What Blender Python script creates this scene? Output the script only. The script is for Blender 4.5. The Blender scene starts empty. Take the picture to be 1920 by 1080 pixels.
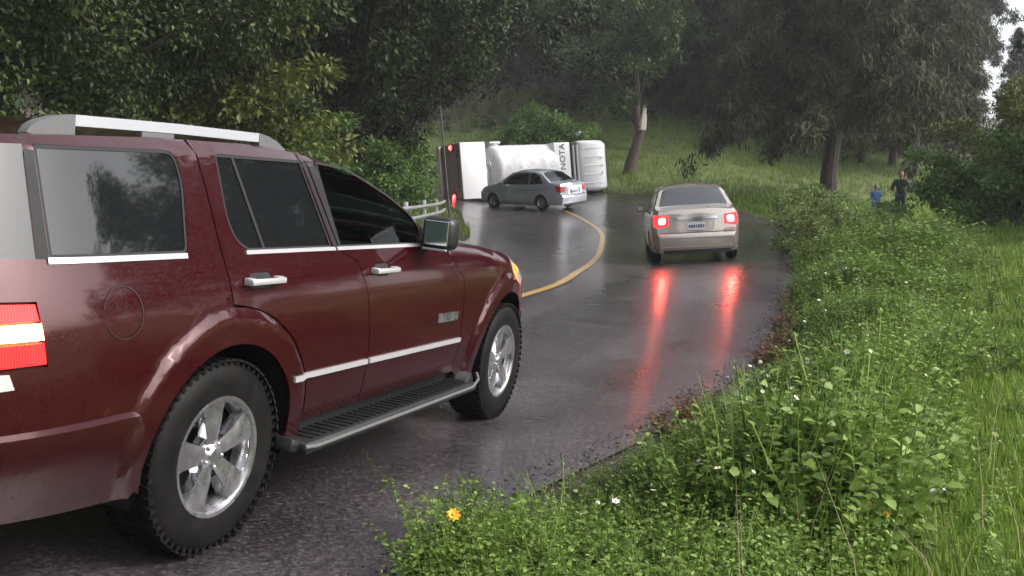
import bpy, bmesh, math, random
import numpy as np
from mathutils import Vector, Matrix
from mathutils.geometry import delaunay_2d_cdt
rad = math.radians
SC = bpy.context.scene
COL = SC.collection

# ------------------------------------------------------------------ camera, world, sun, exposure
CAMZ = 1.57
cam_d = bpy.data.cameras.new('camera'); cam = bpy.data.objects.new('camera', cam_d); COL.objects.link(cam)
cam.location = (0, 0, CAMZ); cam.rotation_euler = (rad(90 - 4.0), 0, 0)
cam_d.sensor_width = 36; cam_d.lens = 36 * 1844.8 / 1920; cam_d.clip_start = 0.1; cam_d.clip_end = 1500
SC.camera = cam
SUN_EL, SUN_AZ = rad(38), rad(100)          # azimuth clockwise from +Y (the view direction)
world = bpy.data.worlds.new('World'); SC.world = world; world.use_nodes = True
nt = world.node_tree; nt.nodes.clear()
sky = nt.nodes.new('ShaderNodeTexSky'); sky.sky_type = 'NISHITA'; sky.sun_disc = False
sky.sun_elevation = SUN_EL; sky.sun_rotation = SUN_AZ; sky.dust_density = 4.0; sky.air_density = 1.0; sky.ozone_density = 1.0
hsv = nt.nodes.new('ShaderNodeHueSaturation'); hsv.inputs['Saturation'].default_value = 0.25
bg = nt.nodes.new('ShaderNodeBackground'); bg.inputs['Strength'].default_value = 0.15
wo = nt.nodes.new('ShaderNodeOutputWorld')
nt.links.new(sky.outputs[0], hsv.inputs['Color']); nt.links.new(hsv.outputs[0], bg.inputs['Color']); nt.links.new(bg.outputs[0], wo.inputs['Surface'])
sun_d = bpy.data.lights.new('sun', 'SUN'); sun_d.energy = 1.2; sun_d.angle = rad(30); sun_d.color = (1, 0.97, 0.93)
sun = bpy.data.objects.new('sun', sun_d); COL.objects.link(sun)
sd = Vector((math.sin(SUN_AZ) * math.cos(SUN_EL), math.cos(SUN_AZ) * math.cos(SUN_EL), math.sin(SUN_EL)))
sun.rotation_euler = sd.to_track_quat('Z', 'Y').to_euler()
SC.view_settings.view_transform = 'Standard'; SC.view_settings.look = 'None'; SC.view_settings.gamma = 1
SC.view_settings.exposure = 1.25
SC.cycles.use_denoising = True
SC.cycles.max_bounces = 6; SC.cycles.volume_bounces = 0; SC.cycles.transparent_max_bounces = 12
SC.cycles.sample_clamp_indirect = 6

# ------------------------------------------------------------------ camera maths (a pixel of the 1920 photo -> a point at a depth)
_p = rad(-4.0); CF = np.array([0, math.cos(_p), math.sin(_p)]); CR = np.array([1., 0, 0]); CU = np.cross(CR, CF); CC = np.array([0, 0, CAMZ])
def PX(px, py, Z): return CC + Z * (CF + CR * (px - 960) / 1844.8 + CU * (540 - py) / 1844.8)
def XA(px, Z): return (px - 960) / 1844.8 * Z

# ------------------------------------------------------------------ materials
def mat(name, col, rough=0.5, metal=0.0, coat=0.0, emit=None, estr=0.0, spec=0.5):
    m = bpy.data.materials.new(name); m.use_nodes = True
    b = m.node_tree.nodes['Principled BSDF']
    b.inputs['Base Color'].default_value = (*col, 1); b.inputs['Roughness'].default_value = rough
    b.inputs['Metallic'].default_value = metal; b.inputs['Coat Weight'].default_value = coat; b.inputs['Coat Roughness'].default_value = 0.04
    b.inputs['Specular IOR Level'].default_value = spec
    if emit: b.inputs['Emission Color'].default_value = (*emit, 1); b.inputs['Emission Strength'].default_value = estr
    return m
def N(m, t, **kw):
    n = m.node_tree.nodes.new(t)
    for k, v in kw.items():
        if hasattr(n, k): setattr(n, k, v)
        else: n.inputs[k.replace('_', ' ')].default_value = v
    return n
def L(m, a, b): m.node_tree.links.new(a, b)
def BS(m): return m.node_tree.nodes['Principled BSDF']
def ramp(m, stops, fac=None, interp='LINEAR'):
    r = m.node_tree.nodes.new('ShaderNodeValToRGB'); r.color_ramp.interpolation = interp
    el = r.color_ramp.elements
    while len(el) < len(stops): el.new(0.5)
    for e, (p, c) in zip(el, stops): e.position = p; e.color = (*c, 1) if len(c) == 3 else (c[0], c[0], c[0], 1)
    if fac is not None: L(m, fac, r.inputs[0])
    return r
def noise(m, scale, detail=4, rough=0.5, vec=None, dist=0):
    n = N(m, 'ShaderNodeTexNoise'); n.inputs['Scale'].default_value = scale; n.inputs['Detail'].default_value = detail
    n.inputs['Roughness'].default_value = rough; n.inputs['Distortion'].default_value = dist
    if vec is not None: L(m, vec, n.inputs['Vector'])
    return n
def coords(m): return N(m, 'ShaderNodeTexCoord').outputs['Object']
def wetspots(m, base, dirt, dz=(0.25, 0.7), bump=0.0006, rough=(0.12, 0.4), scale=220):
    """body paint with beaded rain and road film low down (by the object's own height)"""
    b = BS(m); v = coords(m)
    sep = N(m, 'ShaderNodeSeparateXYZ'); L(m, v, sep.inputs[0])
    n1 = noise(m, 6, 5, .6, v)
    ad = N(m, 'ShaderNodeMath', operation='MULTIPLY_ADD'); L(m, n1.outputs[0], ad.inputs[0]); ad.inputs[1].default_value = 0.35; L(m, sep.outputs[2], ad.inputs[2])
    mr = N(m, 'ShaderNodeMapRange'); L(m, ad.outputs[0], mr.inputs[0]); mr.inputs[1].default_value = dz[0]; mr.inputs[2].default_value = dz[1]; mr.inputs[3].default_value = 0.75; mr.inputs[4].default_value = 0.0
    mx = N(m, 'ShaderNodeMix', data_type='RGBA'); L(m, mr.outputs[0], mx.inputs[0]); mx.inputs[6].default_value = (*base, 1); mx.inputs[7].default_value = (*dirt, 1)
    L(m, mx.outputs[2], b.inputs['Base Color'])
    m2 = N(m, 'ShaderNodeMapRange'); L(m, mr.outputs[0], m2.inputs[0]); m2.inputs[3].default_value = rough[0]; m2.inputs[4].default_value = rough[1]
    L(m, m2.outputs[0], b.inputs['Roughness'])
    n2 = noise(m, scale, 2, .5, v); r2 = ramp(m, [(0.575, (0,)), (0.68, (1,))], n2.outputs[0])
    bp = N(m, 'ShaderNodeBump'); bp.inputs['Strength'].default_value = 0.4; bp.inputs['Distance'].default_value = bump
    L(m, r2.outputs[0], bp.inputs['Height']); L(m, bp.outputs[0], b.inputs['Coat Normal'])
    return m
M = {}
M['maroon'] = wetspots(mat('maroon_paint', (.14, .014, .02), .25, .4, .55), (.042, .0015, .0045), (.014, .006, .006), (.42, .85), .0014)
M['maroon_lo'] = wetspots(mat('maroon_bumper', (.14, .014, .02), .3, .15, .6), (.030, .0025, .0045), (.012, .006, .006), (.45, .9), .0009)
M['champ'] = wetspots(mat('champagne_paint', (.55, .5, .44), .3, .5, .6), (.62, .55, .50), (.30, .19, .12), (.25, .85), .0004)
M['greyp'] = wetspots(mat('grey_paint', (.12, .13, .15), .3, .3, .6), (.42, .44, .50), (.2, .2, .2), (.2, .6), .0004)
M['white'] = mat('white_truck_paint', (.84, .84, .85), .45, 0, .2)
M['tankw'] = mat('white_tank_paint', (.74, .75, .77), .5, 0, .3)
v = coords(M['tankw']); n_ = noise(M['tankw'], 3.5, 6, .7, v, .6); r_ = ramp(M['tankw'], [(.30, (.55, .49, .48)), (.5, (.78, .78, .80))], n_.outputs[0]); L(M['tankw'], r_.outputs[0], BS(M['tankw']).inputs['Base Color'])
M['black'] = mat('black_plastic', (.012, .012, .013), .4)
M['rubber'] = mat('tyre_rubber', (.02, .02, .021), .6, spec=.15)
v = coords(M['rubber']); n_ = noise(M['rubber'], 9, 5, .6, v); r_ = ramp(M['rubber'], [(.35, (.003, .003, .0033)), (.7, (.011, .010, .0095))], n_.outputs[0]); L(M['rubber'], r_.outputs[0], BS(M['rubber']).inputs['Base Color'])
M['gap'] = mat('dark_gap', (.006, .006, .007), .7)
M['chrome'] = mat('chrome', (.75, .75, .77), .12, 1.0)
M['alloy'] = mat('alloy', (.42, .41, .43), .3, .9)
v = coords(M['alloy']); n_ = noise(M['alloy'], 14, 5, .6, v); r_ = ramp(M['alloy'], [(.4, (.22,)), (.7, (.5,))], n_.outputs[0]); L(M['alloy'], r_.outputs[0], BS(M['alloy']).inputs['Roughness'])
M['polish'] = mat('polished_alloy', (.8, .8, .82), .08, 1.0)
M['trim'] = mat('bright_trim', (.62, .60, .62), .25, .5)
M['railw'] = mat('silver_rail', (.50, .51, .56), .3, .35)
M['railg'] = mat('grey_rail_foot', (.13, .13, .135), .45, .1)
M['tint'] = mat('privacy_glass', (.008, .009, .010), .03, 0, .25, spec=.6)
def glass(name, tr, gl=0.08):
    m = bpy.data.materials.new(name); m.use_nodes = True; t = m.node_tree; t.nodes.clear()
    o = t.nodes.new('ShaderNodeOutputMaterial'); mx = t.nodes.new('ShaderNodeMixShader'); tb = t.nodes.new('ShaderNodeBsdfTransparent'); gb = t.nodes.new('ShaderNodeBsdfGlossy')
    fr = t.nodes.new('ShaderNodeFresnel'); fr.inputs[0].default_value = 1.5
    tb.inputs[0].default_value = (*tr, 1); gb.inputs['Roughness'].default_value = 0.03; gb.inputs[0].default_value = (.95, .97, 1, 1)
    t.links.new(fr.outputs[0], mx.inputs[0]); t.links.new(tb.outputs[0], mx.inputs[1]); t.links.new(gb.outputs[0], mx.inputs[2]); t.links.new(mx.outputs[0], o.inputs[0])
    return m
M['gglass'] = glass('green_tinted_glass', (.60, .80, .72))
M['cglass'] = glass('pale_glass', (.72, .86, .84))
M['carglass'] = mat('car_rear_glass', (.03, .03, .036), .06, 0, .7, spec=.9)
M['redlens'] = mat('red_lens', (.5, .01, .012), .12, 0, .5, (1, .02, .02), 1.2)
M['redhot'] = mat('lit_brake_lens', (.6, .02, .02), .15, 0, .5, (1, .022, .035), 42)
M['redlow'] = mat('glowing_red_lens', (.6, .02, .02), .2, 0, .4, (1, .05, .04), 3)
M['core'] = mat('lit_lamp_core', (1, .6, .4), .2, 0, 0, (1, .30, .16), 45)
M['amberhot'] = mat('lit_amber_lens', (1, .5, .2), .2, 0, 0, (1, .45, .14), 22)
for _k, (_a, _b) in {'redlens': (.7, 2.2), 'amberhot': (12, 34)}.items():
    _m = M[_k]; _v = coords(_m); _w = N(_m, 'ShaderNodeTexWave'); _w.inputs['Scale'].default_value = 38; _w.inputs['Distortion'].default_value = .4; L(_m, _v, _w.inputs[0]); _n = noise(_m, 9, 2, .5, _v)
    _mu = N(_m, 'ShaderNodeMath', operation='MULTIPLY'); L(_m, _w.outputs['Fac'], _mu.inputs[0]); L(_m, _n.outputs[0], _mu.inputs[1]); _r = N(_m, 'ShaderNodeMapRange'); L(_m, _mu.outputs[0], _r.inputs[0]); _r.inputs[2].default_value = .6; _r.inputs[3].default_value = _a; _r.inputs[4].default_value = _b; L(_m, _r.outputs[0], BS(_m).inputs['Emission Strength'])
    _bp = N(_m, 'ShaderNodeBump'); _bp.inputs['Distance'].default_value = .003; L(_m, _w.outputs['Fac'], _bp.inputs['Height']); L(_m, _bp.outputs[0], BS(_m).inputs['Normal'])
M['reddim'] = mat('unlit_red_lens', (.40, .03, .04), .2, 0, .6)
M['clearlens'] = mat('clear_lens', (.6, .6, .62), .08, .3, .8)
M['amberlens'] = mat('amber_lens', (.75, .25, .05), .12, 0, .8, (1, .35, .08), .6)
M['plate'] = mat('plate_white', (.6, .62, .64), .4)
M['ink'] = mat('plate_ink', (.06, .06, .09), .5)
M['seat2'] = mat('grey_mast', (.10, .10, .095), .5)
M['seat'] = mat('seat_cloth', (.05, .05, .052), .9)
M['bark'] = mat('bark', (.05, .035, .03), .8)
v = coords(M['bark']); mp = N(M['bark'], 'ShaderNodeMapping'); mp.inputs['Scale'].default_value = (6, 6, 1.2); L(M['bark'], v, mp.inputs[0])
n_ = noise(M['bark'], 3, 8, .7, mp.outputs[0]); r_ = ramp(M['bark'], [(.3, (.018, .013, .012)), (.6, (.07, .05, .042)), (.8, (.12, .10, .085))], n_.outputs[0]); L(M['bark'], r_.outputs[0], BS(M['bark']).inputs['Base Color'])
bp = N(M['bark'], 'ShaderNodeBump'); bp.inputs['Distance'].default_value = .04; L(M['bark'], n_.outputs[0], bp.inputs['Height']); L(M['bark'], bp.outputs[0], BS(M['bark']).inputs['Normal'])
M['wood'] = mat('split_wood', (.42, .36, .30), .7)
def leafmat(name, a, b, c, tr=0.25, rough=.42):
    m = bpy.data.materials.new(name); m.use_nodes = True; t = m.node_tree; bs = BS(m)
    g = N(m, 'ShaderNodeNewGeometry'); oi = N(m, 'ShaderNodeObjectInfo')
    v = coords(m); nn = noise(m, .9, 3, .6, v)
    ad = N(m, 'ShaderNodeMath', operation='MULTIPLY_ADD'); L(m, nn.outputs[0], ad.inputs[0]); ad.inputs[1].default_value = .9; L(m, g.outputs['Random Per Island'], ad.inputs[2])
    sb = N(m, 'ShaderNodeMath', operation='MULTIPLY_ADD'); L(m, ad.outputs[0], sb.inputs[0]); sb.inputs[1].default_value = .62; sb.inputs[2].default_value = -.1
    r = ramp(m, [(0.15, a), (.5, b), (.92, c)], sb.outputs[0])
    L(m, r.outputs[0], bs.inputs['Base Color']); bs.inputs['Roughness'].default_value = rough; bs.inputs['Specular IOR Level'].default_value = .3
    tl = N(m, 'ShaderNodeBsdfTranslucent'); L(m, r.outputs[0], tl.inputs[0])
    mx = N(m, 'ShaderNodeMixShader'); mx.inputs[0].default_value = tr; L(m, bs.outputs[0], mx.inputs[1]); L(m, tl.outputs[0], mx.inputs[2])
    L(m, mx.outputs[0], t.nodes['Material Output'].inputs[0])
    return m
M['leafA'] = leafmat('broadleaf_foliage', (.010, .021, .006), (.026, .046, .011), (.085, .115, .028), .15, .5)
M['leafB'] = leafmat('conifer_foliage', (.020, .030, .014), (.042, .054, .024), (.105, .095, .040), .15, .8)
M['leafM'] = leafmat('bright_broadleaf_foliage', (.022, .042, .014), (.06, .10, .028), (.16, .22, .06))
M['leafK'] = leafmat('shade_toned_foliage', (.003, .006, .003), (.007, .012, .005), (.026, .038, .010), .04, .7)  # deep shade of the hollow put into the leaf colour
M['leafC'] = leafmat('yellow_green_foliage', (.05, .07, .015), (.11, .135, .03), (.21, .21, .05))
M['leafD'] = leafmat('bush_foliage', (.045, .10, .024), (.12, .21, .05), (.26, .37, .10))
M['leafP'] = leafmat('pale_shrub_foliage', (.12, .18, .045), (.22, .30, .09), (.40, .46, .18))
M['weed'] = leafmat('weed_leaves', (.050, .095, .016), (.125, .205, .034), (.30, .40, .10), .3, .45)
M['weedred'] = leafmat('reddened_leaves', (.09, .04, .025), (.14, .055, .03), (.12, .12, .04), .25, .4)
M['grass'] = leafmat('grass_blades', (.085, .15, .020), (.18, .28, .042), (.30, .40, .08), .35, .5)
M['dry'] = leafmat('hill_grass_blades', (.07, .115, .022), (.13, .19, .036), (.21, .25, .06), .25, .6)
M['petw'] = mat('white_petal', (.75, .74, .72), .6)
M['pety'] = mat('yellow_petal', (.80, .42, .02), .55)
M['petc'] = mat('flower_centre', (.6, .3, .02), .7)
M['stem'] = mat('green_stem', (.06, .10, .03), .5)
M['skin'] = mat('skin', (.30, .12, .08), .6)
M['jacket'] = mat('dark_jacket', (.018, .02, .024), .7)
M['jeans'] = mat('dark_jeans', (.03, .045, .065), .8)
M['blue'] = mat('blue_cloth', (.10, .20, .48), .7)
M['hair'] = mat('dark_hair', (.015, .012, .01), .6)
M['galv'] = mat('galvanised_rail', (.55, .56, .57), .35, .5)
M['paintw'] = mat('white_rail_paint', (.26, .26, .25), .6)
M['cloth'] = mat('pale_plastic_litter', (.62, .58, .58), .5)

# ------------------------------------------------------------------ object helpers
def tag(o, label=None, cat=None, group=None, kind=None):
    if label: o['label'] = label
    if cat: o['category'] = cat
    if group: o['group'] = group
    if kind: o['kind'] = kind
    return o
def empty(name, label=None, cat=None, group=None, loc=(0, 0, 0)):
    o = bpy.data.objects.new(name, None); COL.objects.link(o); o.location = loc; o.empty_display_size = .2
    return tag(o, label, cat, group)
def link(name, me, m, parent=None, smooth=True):
    if m is not None and not me.materials: me.materials.append(m)
    o = bpy.data.objects.new(name, me); COL.objects.link(o)
    if parent is not None: o.parent = parent
    if smooth: me.polygons.foreach_set('use_smooth', [True] * len(me.polygons))
    return o
def mesh(name, V, Fc, m, parent=None, smooth=True):
    me = bpy.data.meshes.new(name); me.from_pydata([tuple(map(float, v)) for v in V], [], Fc); me.update()
    return link(name, me, m, parent, smooth)
def bigmesh(name, V, quads, m, parent=None, smooth=False):
    V = np.asarray(V, dtype=np.float32); quads = np.asarray(quads, dtype=np.int32); k = quads.shape[1]; n = len(quads)
    me = bpy.data.meshes.new(name); me.vertices.add(len(V)); me.vertices.foreach_set('co', V.ravel())
    me.loops.add(n * k); me.loops.foreach_set('vertex_index', quads.ravel())
    me.polygons.add(n); me.polygons.foreach_set('loop_start', np.arange(n, dtype=np.int32) * k)
    me.update(calc_edges=True); me.validate()
    return link(name, me, m, parent, smooth)
class MB:
    """collects shapes that become ONE mesh"""
    def __init__(s): s.bm = bmesh.new()
    def box(s, size, loc, rot=None, bev=0.0, seg=2, taper=None):
        r = bmesh.ops.create_cube(s.bm, size=1.0); vs = r['verts']
        for v in vs:
            if taper and v.co.z > 0: v.co.x *= taper[0]; v.co.y *= taper[1]
            v.co = Vector((v.co.x * size[0], v.co.y * size[1], v.co.z * size[2]))
        if bev > 0:
            es = list({e for v in vs for e in v.link_edges})
            g = bmesh.ops.bevel(s.bm, geom=es, offset=bev, segments=seg, affect='EDGES', profile=.5)
            vs = list({v for f in g['faces'] for v in f.verts} | {v for v in vs if v.is_valid})
        Mx = Matrix.Translation(loc) @ (rot if rot is not None else Matrix.Identity(4))
        for v in vs: v.co = Mx @ v.co
        return s
    def tube(s, pts, rs, n=8, cap=True):
        pts = [Vector(p) for p in pts]
        if not hasattr(rs, '__len__'): rs = [rs] * len(pts)
        rings = []; ref = Vector((0.01, 0.02, 1))
        for i, p in enumerate(pts):
            d = (pts[min(i + 1, len(pts) - 1)] - pts[max(i - 1, 0)]).normalized()
            if abs(d.dot(ref.normalized())) > .95: a = d.cross(Vector((1, 0, 0))).normalized()
            else: a = d.cross(ref).normalized()
            b = d.cross(a)
            rings.append([s.bm.verts.new(p + (a * math.cos(2 * math.pi * k / n) + b * math.sin(2 * math.pi * k / n)) * rs[i]) for k in range(n)])
        for i in range(len(rings) - 1):
            for k in range(n): s.bm.faces.new((rings[i][k], rings[i][(k + 1) % n], rings[i + 1][(k + 1) % n], rings[i + 1][k]))
        if cap: s.bm.faces.new(rings[0][::-1]); s.bm.faces.new(rings[-1])
        return s
    def lathe(s, prof, n=48, axis='Y', loc=(0, 0, 0), close=False):
        """prof: (radius, along) pairs turned round the axis"""
        rings = []
        for (r, a) in prof:
            ring = []
            for k in range(n):
                t = 2 * math.pi * k / n; c_, s_ = r * math.cos(t), r * math.sin(t)
                co = (c_, a, s_) if axis == 'Y' else ((a, c_, s_) if axis == 'X' else (c_, s_, a))
                ring.append(s.bm.verts.new(Vector(co) + Vector(loc)))
            rings.append(ring)
        m = len(rings)
        for i in range(m if close else m - 1):
            for k in range(n): s.bm.faces.new((rings[i][k], rings[i][(k + 1) % n], rings[(i + 1) % m][(k + 1) % n], rings[(i + 1) % m][k]))
        return s
    def prism(s, poly, h, Mx=None):
        """poly in XY extruded 0..h along Z"""
        Mx = Mx or Matrix.Identity(4)
        a = [s.bm.verts.new(Mx @ Vector((p[0], p[1], 0))) for p in poly]; b = [s.bm.verts.new(Mx @ Vector((p[0], p[1], h))) for p in poly]
        s.bm.faces.new(a[::-1]); s.bm.faces.new(b)
        for i in range(len(a)): j = (i + 1) % len(a); s.bm.faces.new((a[i], a[j], b[j], b[i]))
        return s
    def ball(s, r, loc, sc=(1, 1, 1), u=14, v=9):
        g = bmesh.ops.create_uvsphere(s.bm, u_segments=u, v_segments=v, radius=r)
        for q in g['verts']: q.co = Vector((q.co.x * sc[0], q.co.y * sc[1], q.co.z * sc[2])) + Vector(loc)
        return s
    def build(s, name, m, parent=None, smooth=True, ang=35):
        bmesh.ops.recalc_face_normals(s.bm, faces=s.bm.faces[:])
        me = bpy.data.meshes.new(name); s.bm.to_mesh(me); s.bm.free()
        o = link(name, me, m, parent, smooth)
        if smooth and ang:
            me.update(); co = me.vertices
            bm = bmesh.new(); bm.from_mesh(me)
            for e in bm.edges:
                if len(e.link_faces) == 2 and e.calc_face_angle(0) > rad(ang): e.smooth = False
            bm.to_mesh(me); bm.free()
        return o
def copy_tree(o, parent=None):
    c = o.copy(); COL.objects.link(c)
    if parent is not None: c.parent = parent
    for ch in list(KIDS.get(o.name, [])) or list(o.children): copy_tree(ch, c)
    return c
KIDS = {}

# ------------------------------------------------------------------ curved panels cut from 2-D outlines
def inpoly(P, poly):
    P = np.asarray(P); poly = np.asarray(poly); x, y = P[:, 0], P[:, 1]; ins = np.zeros(len(P), bool); n = len(poly); j = n - 1
    for i in range(n):
        xi, yi = poly[i]; xj, yj = poly[j]
        c = ((yi > y) != (yj > y)) & (x < (xj - xi) * (y - yi) / (yj - yi + 1e-15) + xi); ins ^= c; j = i
    return ins
def dens(poly, step):
    out = []; n = len(poly)
    for i in range(n):
        a = np.array(poly[i], float); b = np.array(poly[(i + 1) % n], float); k = max(1, int(math.ceil(np.linalg.norm(b - a) / step)))
        for q in range(k): out.append(a + (b - a) * q / k)
    return np.array(out)
def roundc(poly, r, n=4):
    """round the corners of a polygon (radius r or a list)"""
    out = []; m = len(poly)
    for i in range(m):
        p = np.array(poly[i], float); a = np.array(poly[i - 1], float); b = np.array(poly[(i + 1) % m], float)
        rr = r[i] if hasattr(r, '__len__') else r
        if rr <= 0: out.append(tuple(p)); continue
        u = a - p; w = b - p; lu, lw = np.linalg.norm(u), np.linalg.norm(w); k = min(rr, lu * .45, lw * .45); u = u / lu * k; w = w / lw * k
        for q in range(n + 1):
            t = q / n; out.append(tuple((1 - t) ** 2 * (p + u) + 2 * t * (1 - t) * p + t * t * (p + w)))
    return out
def cdt(outline, holes, step, extra=()):
    loops = [dens(outline, step)] + [dens(h, step) for h in holes]
    V = []; E = []
    for l in loops:
        s = len(V); V += [tuple(p) for p in l]; E += [(s + i, s + (i + 1) % len(l)) for i in range(len(l))]
    o = np.array(outline); gx = np.arange(o[:, 0].min() + step / 2, o[:, 0].max(), step); gy = np.arange(o[:, 1].min() + step / 2, o[:, 1].max(), step)
    Gp = np.array(np.meshgrid(gx, gy)).reshape(2, -1).T
    if len(extra): Gp = np.vstack([np.asarray(extra), Gp]) if len(Gp) else np.asarray(extra)
    if len(Gp):
        k = inpoly(Gp, outline)
        for h in holes: k &= ~inpoly(Gp, h)
        Gp = Gp[k]
        if len(Gp):
            B = np.vstack(loops); d = np.min(np.linalg.norm(Gp[:, None] - B[None], axis=2), axis=1); Gp = Gp[d > step * .4]
    V += [tuple(p) for p in Gp]
    r = delaunay_2d_cdt([Vector(v) for v in V], E, [], 0, 1e-5)
    W = np.array([tuple(v) for v in r[0]]); T = [tuple(f) for f in r[2]]
    cen = np.array([W[list(f)].mean(0) for f in T]); k = inpoly(cen, outline)
    for h in holes: k &= ~inpoly(cen, h)
    def fat(f):
        a, b, c = W[f[0]], W[f[1]], W[f[2]]; ar = abs((b[0] - a[0]) * (c[1] - a[1]) - (b[1] - a[1]) * (c[0] - a[0])) / 2
        return ar > .0025 * max(((b - a) ** 2).sum(), ((c - b) ** 2).sum(), ((a - c) ** 2).sum())
    return W, [f for f, q in zip(T, k) if q and fat(f)]
def panel(name, outline, fmap, m, parent, holes=(), step=.05, thick=.02, off=0.0, out=(0, 0, 0), extra=(), eps=.004):
    """a skin on the surface fmap(u,v); 'out' = a point inside the body (normals face away from it)"""
    W, T = cdt(outline, holes, step, extra)
    V = []; Nn = []
    o = Vector(out)
    for (u, v) in W:
        p = Vector(fmap(u, v)); a = Vector(fmap(u + eps, v)) - Vector(fmap(u - eps, v)); b = Vector(fmap(u, v + eps)) - Vector(fmap(u, v - eps))
        n = a.cross(b); n = n.normalized() if n.length > 1e-12 else Vector((0, 0, 1))
        V.append(p); Nn.append(n)
    if sum((1 if (V[i] - o).dot(Nn[i]) > 0 else -1) for i in range(len(V))) < 0: Nn = [-n for n in Nn]
    V = [p + n * off for p, n in zip(V, Nn)]
    Fc = []; cnt = {}
    for f in T:
        n = (V[f[1]] - V[f[0]]).cross(V[f[2]] - V[f[0]])
        f = f if n.dot(Nn[f[0]]) >= 0 else f[::-1]; Fc.append(f)
        for i in range(3):
            e = (f[i], f[(i + 1) % 3]); k = (min(e), max(e)); cnt.setdefault(k, []).append(e)
    if thick:
        for k, es in cnt.items():
            if len(es) == 1:
                a, b = es[0]; s = len(V)
                V += [V[a] + Vector(), V[b] + Vector(), V[b] - Nn[b] * thick, V[a] - Nn[a] * thick]; Fc.append((s + 1, s, s + 3, s + 2))
    return mesh(name, V, Fc, m, parent)
def arc(cx, cz, r, a0, a1, n=14):
    return [(cx + r * math.cos(rad(a0 + (a1 - a0) * i / n)), cz + r * math.sin(rad(a0 + (a1 - a0) * i / n))) for i in range(n + 1)]
def topline(f, x0, x1, n=8, dz=0.0): return [(x0 + (x1 - x0) * i / n, f(x0 + (x1 - x0) * i / n) + dz) for i in range(n + 1)]
ip = lambda x, xs, ys: float(np.interp(x, xs, ys))
def sst(x, a, b):
    t = min(1, max(0, (x - a) / (b - a))); return t * t * (3 - 2 * t)
def text_mesh(name, body, size, ext, m, parent, Mx):
    cu = bpy.data.curves.new(name, 'FONT'); cu.body = body; cu.size = size; cu.extrude = ext; cu.align_x = 'CENTER'; cu.align_y = 'CENTER'; cu.resolution_u = 2
    t = bpy.data.objects.new(name + '_tmp', cu); COL.objects.link(t); dg = bpy.context.evaluated_depsgraph_get()
    me = bpy.data.meshes.new_from_object(t.evaluated_get(dg)); bpy.data.objects.remove(t); me.name = name
    me.transform(Mx); return link(name, me, m, parent, False)

#@@GROUND
# ------------------------------------------------------------------ the lie of the land: a smooth surface through surveyed points
SUVM = np.array([[0.37117, -0.92337, 0.0981], [0.92855, 0.36959, -0.03451], [-0.00439, 0.1039, 0.99458]]); SUVT = np.array([-2.0129, 4.123, 0.3465])
_pts = [SUVM @ np.array([x, y, 0.]) + SUVT for x in (-4.5, -2, 0, 2, 4.5) for y in (-3, -1, 1.2, 3)]
_pts += [PX(*a) for a in [(1222, 499, 18.6), (1378, 490, 18.6), (1225, 484, 21.2), (1374, 476, 21.2), (928, 384, 37.8), (1018, 388, 35.4), (1095, 379, 36.4), (862, 374, 38.0), (1150, 362, 41)]]
_pts += [np.array(a, float) for a in [
 (6,3,-.05),(9,8,0.35),(3.0,1,-.2),(0,0,-.1),(-8,0,1.6),(-9,10,1.8),(7.5,14,0.9),(12,18,1.0),(8,22,1.2),(20,10,.8),(14,35,1.5),(9,30,1.4),(20,40,2),(40,30,2),(40,0,.5),(60,60,4),
 (-6,16,1.5),(-5,24,1.6),(-9,30,2.0),(-14,40,3),(-30,20,5),(-30,-5,4),(-60,40,9),(-12,20,2.6),
 (2,29,1.25),(6,44,3.4),(12,44,3.2),(0,50,4.6),(8,52,6.2),(16,50,4.6),(0,62,9.5),(-10,60,8),(12,64,9.5),(25,60,6),(0,80,15),(25,85,13),(-25,80,13),(45,85,5),(0,110,31),(60,110,7),(-60,110,30),(-6,46,3.2),
 (0,-12,-.3),(10,-12,0),(-10,-12,1),(60,-12,1)]]
_A = np.array(_pts); _X = _A[:, :2] / 10; _n = len(_X); _d = np.linalg.norm(_X[:, None] - _X[None], axis=2)
_K = np.where(_d > 0, _d * _d * np.log(_d + 1e-12), 0) + .001 * np.eye(_n); _Pm = np.c_[np.ones(_n), _X]
_w = np.linalg.solve(np.block([[_K, _Pm], [_Pm.T, np.zeros((3, 3))]]), np.r_[_A[:, 2], 0, 0, 0])
def HV(x, y):
    x = np.atleast_1d(x).astype(float); y = np.atleast_1d(y).astype(float); out = np.empty(len(x))
    for s in range(0, len(x), 20000):
        q = np.c_[x[s:s+20000], y[s:s+20000]] / 10; d = np.linalg.norm(q[:, None] - _X[None], axis=2)
        K = np.where(d > 1e-9, d * d * np.log(d + 1e-12), 0); out[s:s+20000] = K @ _w[:-3] + _w[-3] + q @ _w[-2:]
    return out
def H(x, y): return float(HV(x, y)[0])
def spline(P, step=.3):
    P = np.array(P, float); out = []
    for i in range(len(P) - 1):
        p0 = P[max(i - 1, 0)]; p1 = P[i]; p2 = P[i + 1]; p3 = P[min(i + 2, len(P) - 1)]; k = max(2, int(np.linalg.norm(p2 - p1) / step))
        for j in range(k):
            t = j / k; out.append(.5 * ((2 * p1) + (-p0 + p2) * t + (2 * p0 - 5 * p1 + 4 * p2 - p3) * t * t + (-p0 + 3 * p1 - 3 * p2 + p3) * t ** 3))
    out.append(P[-1]); return np.array(out)
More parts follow.
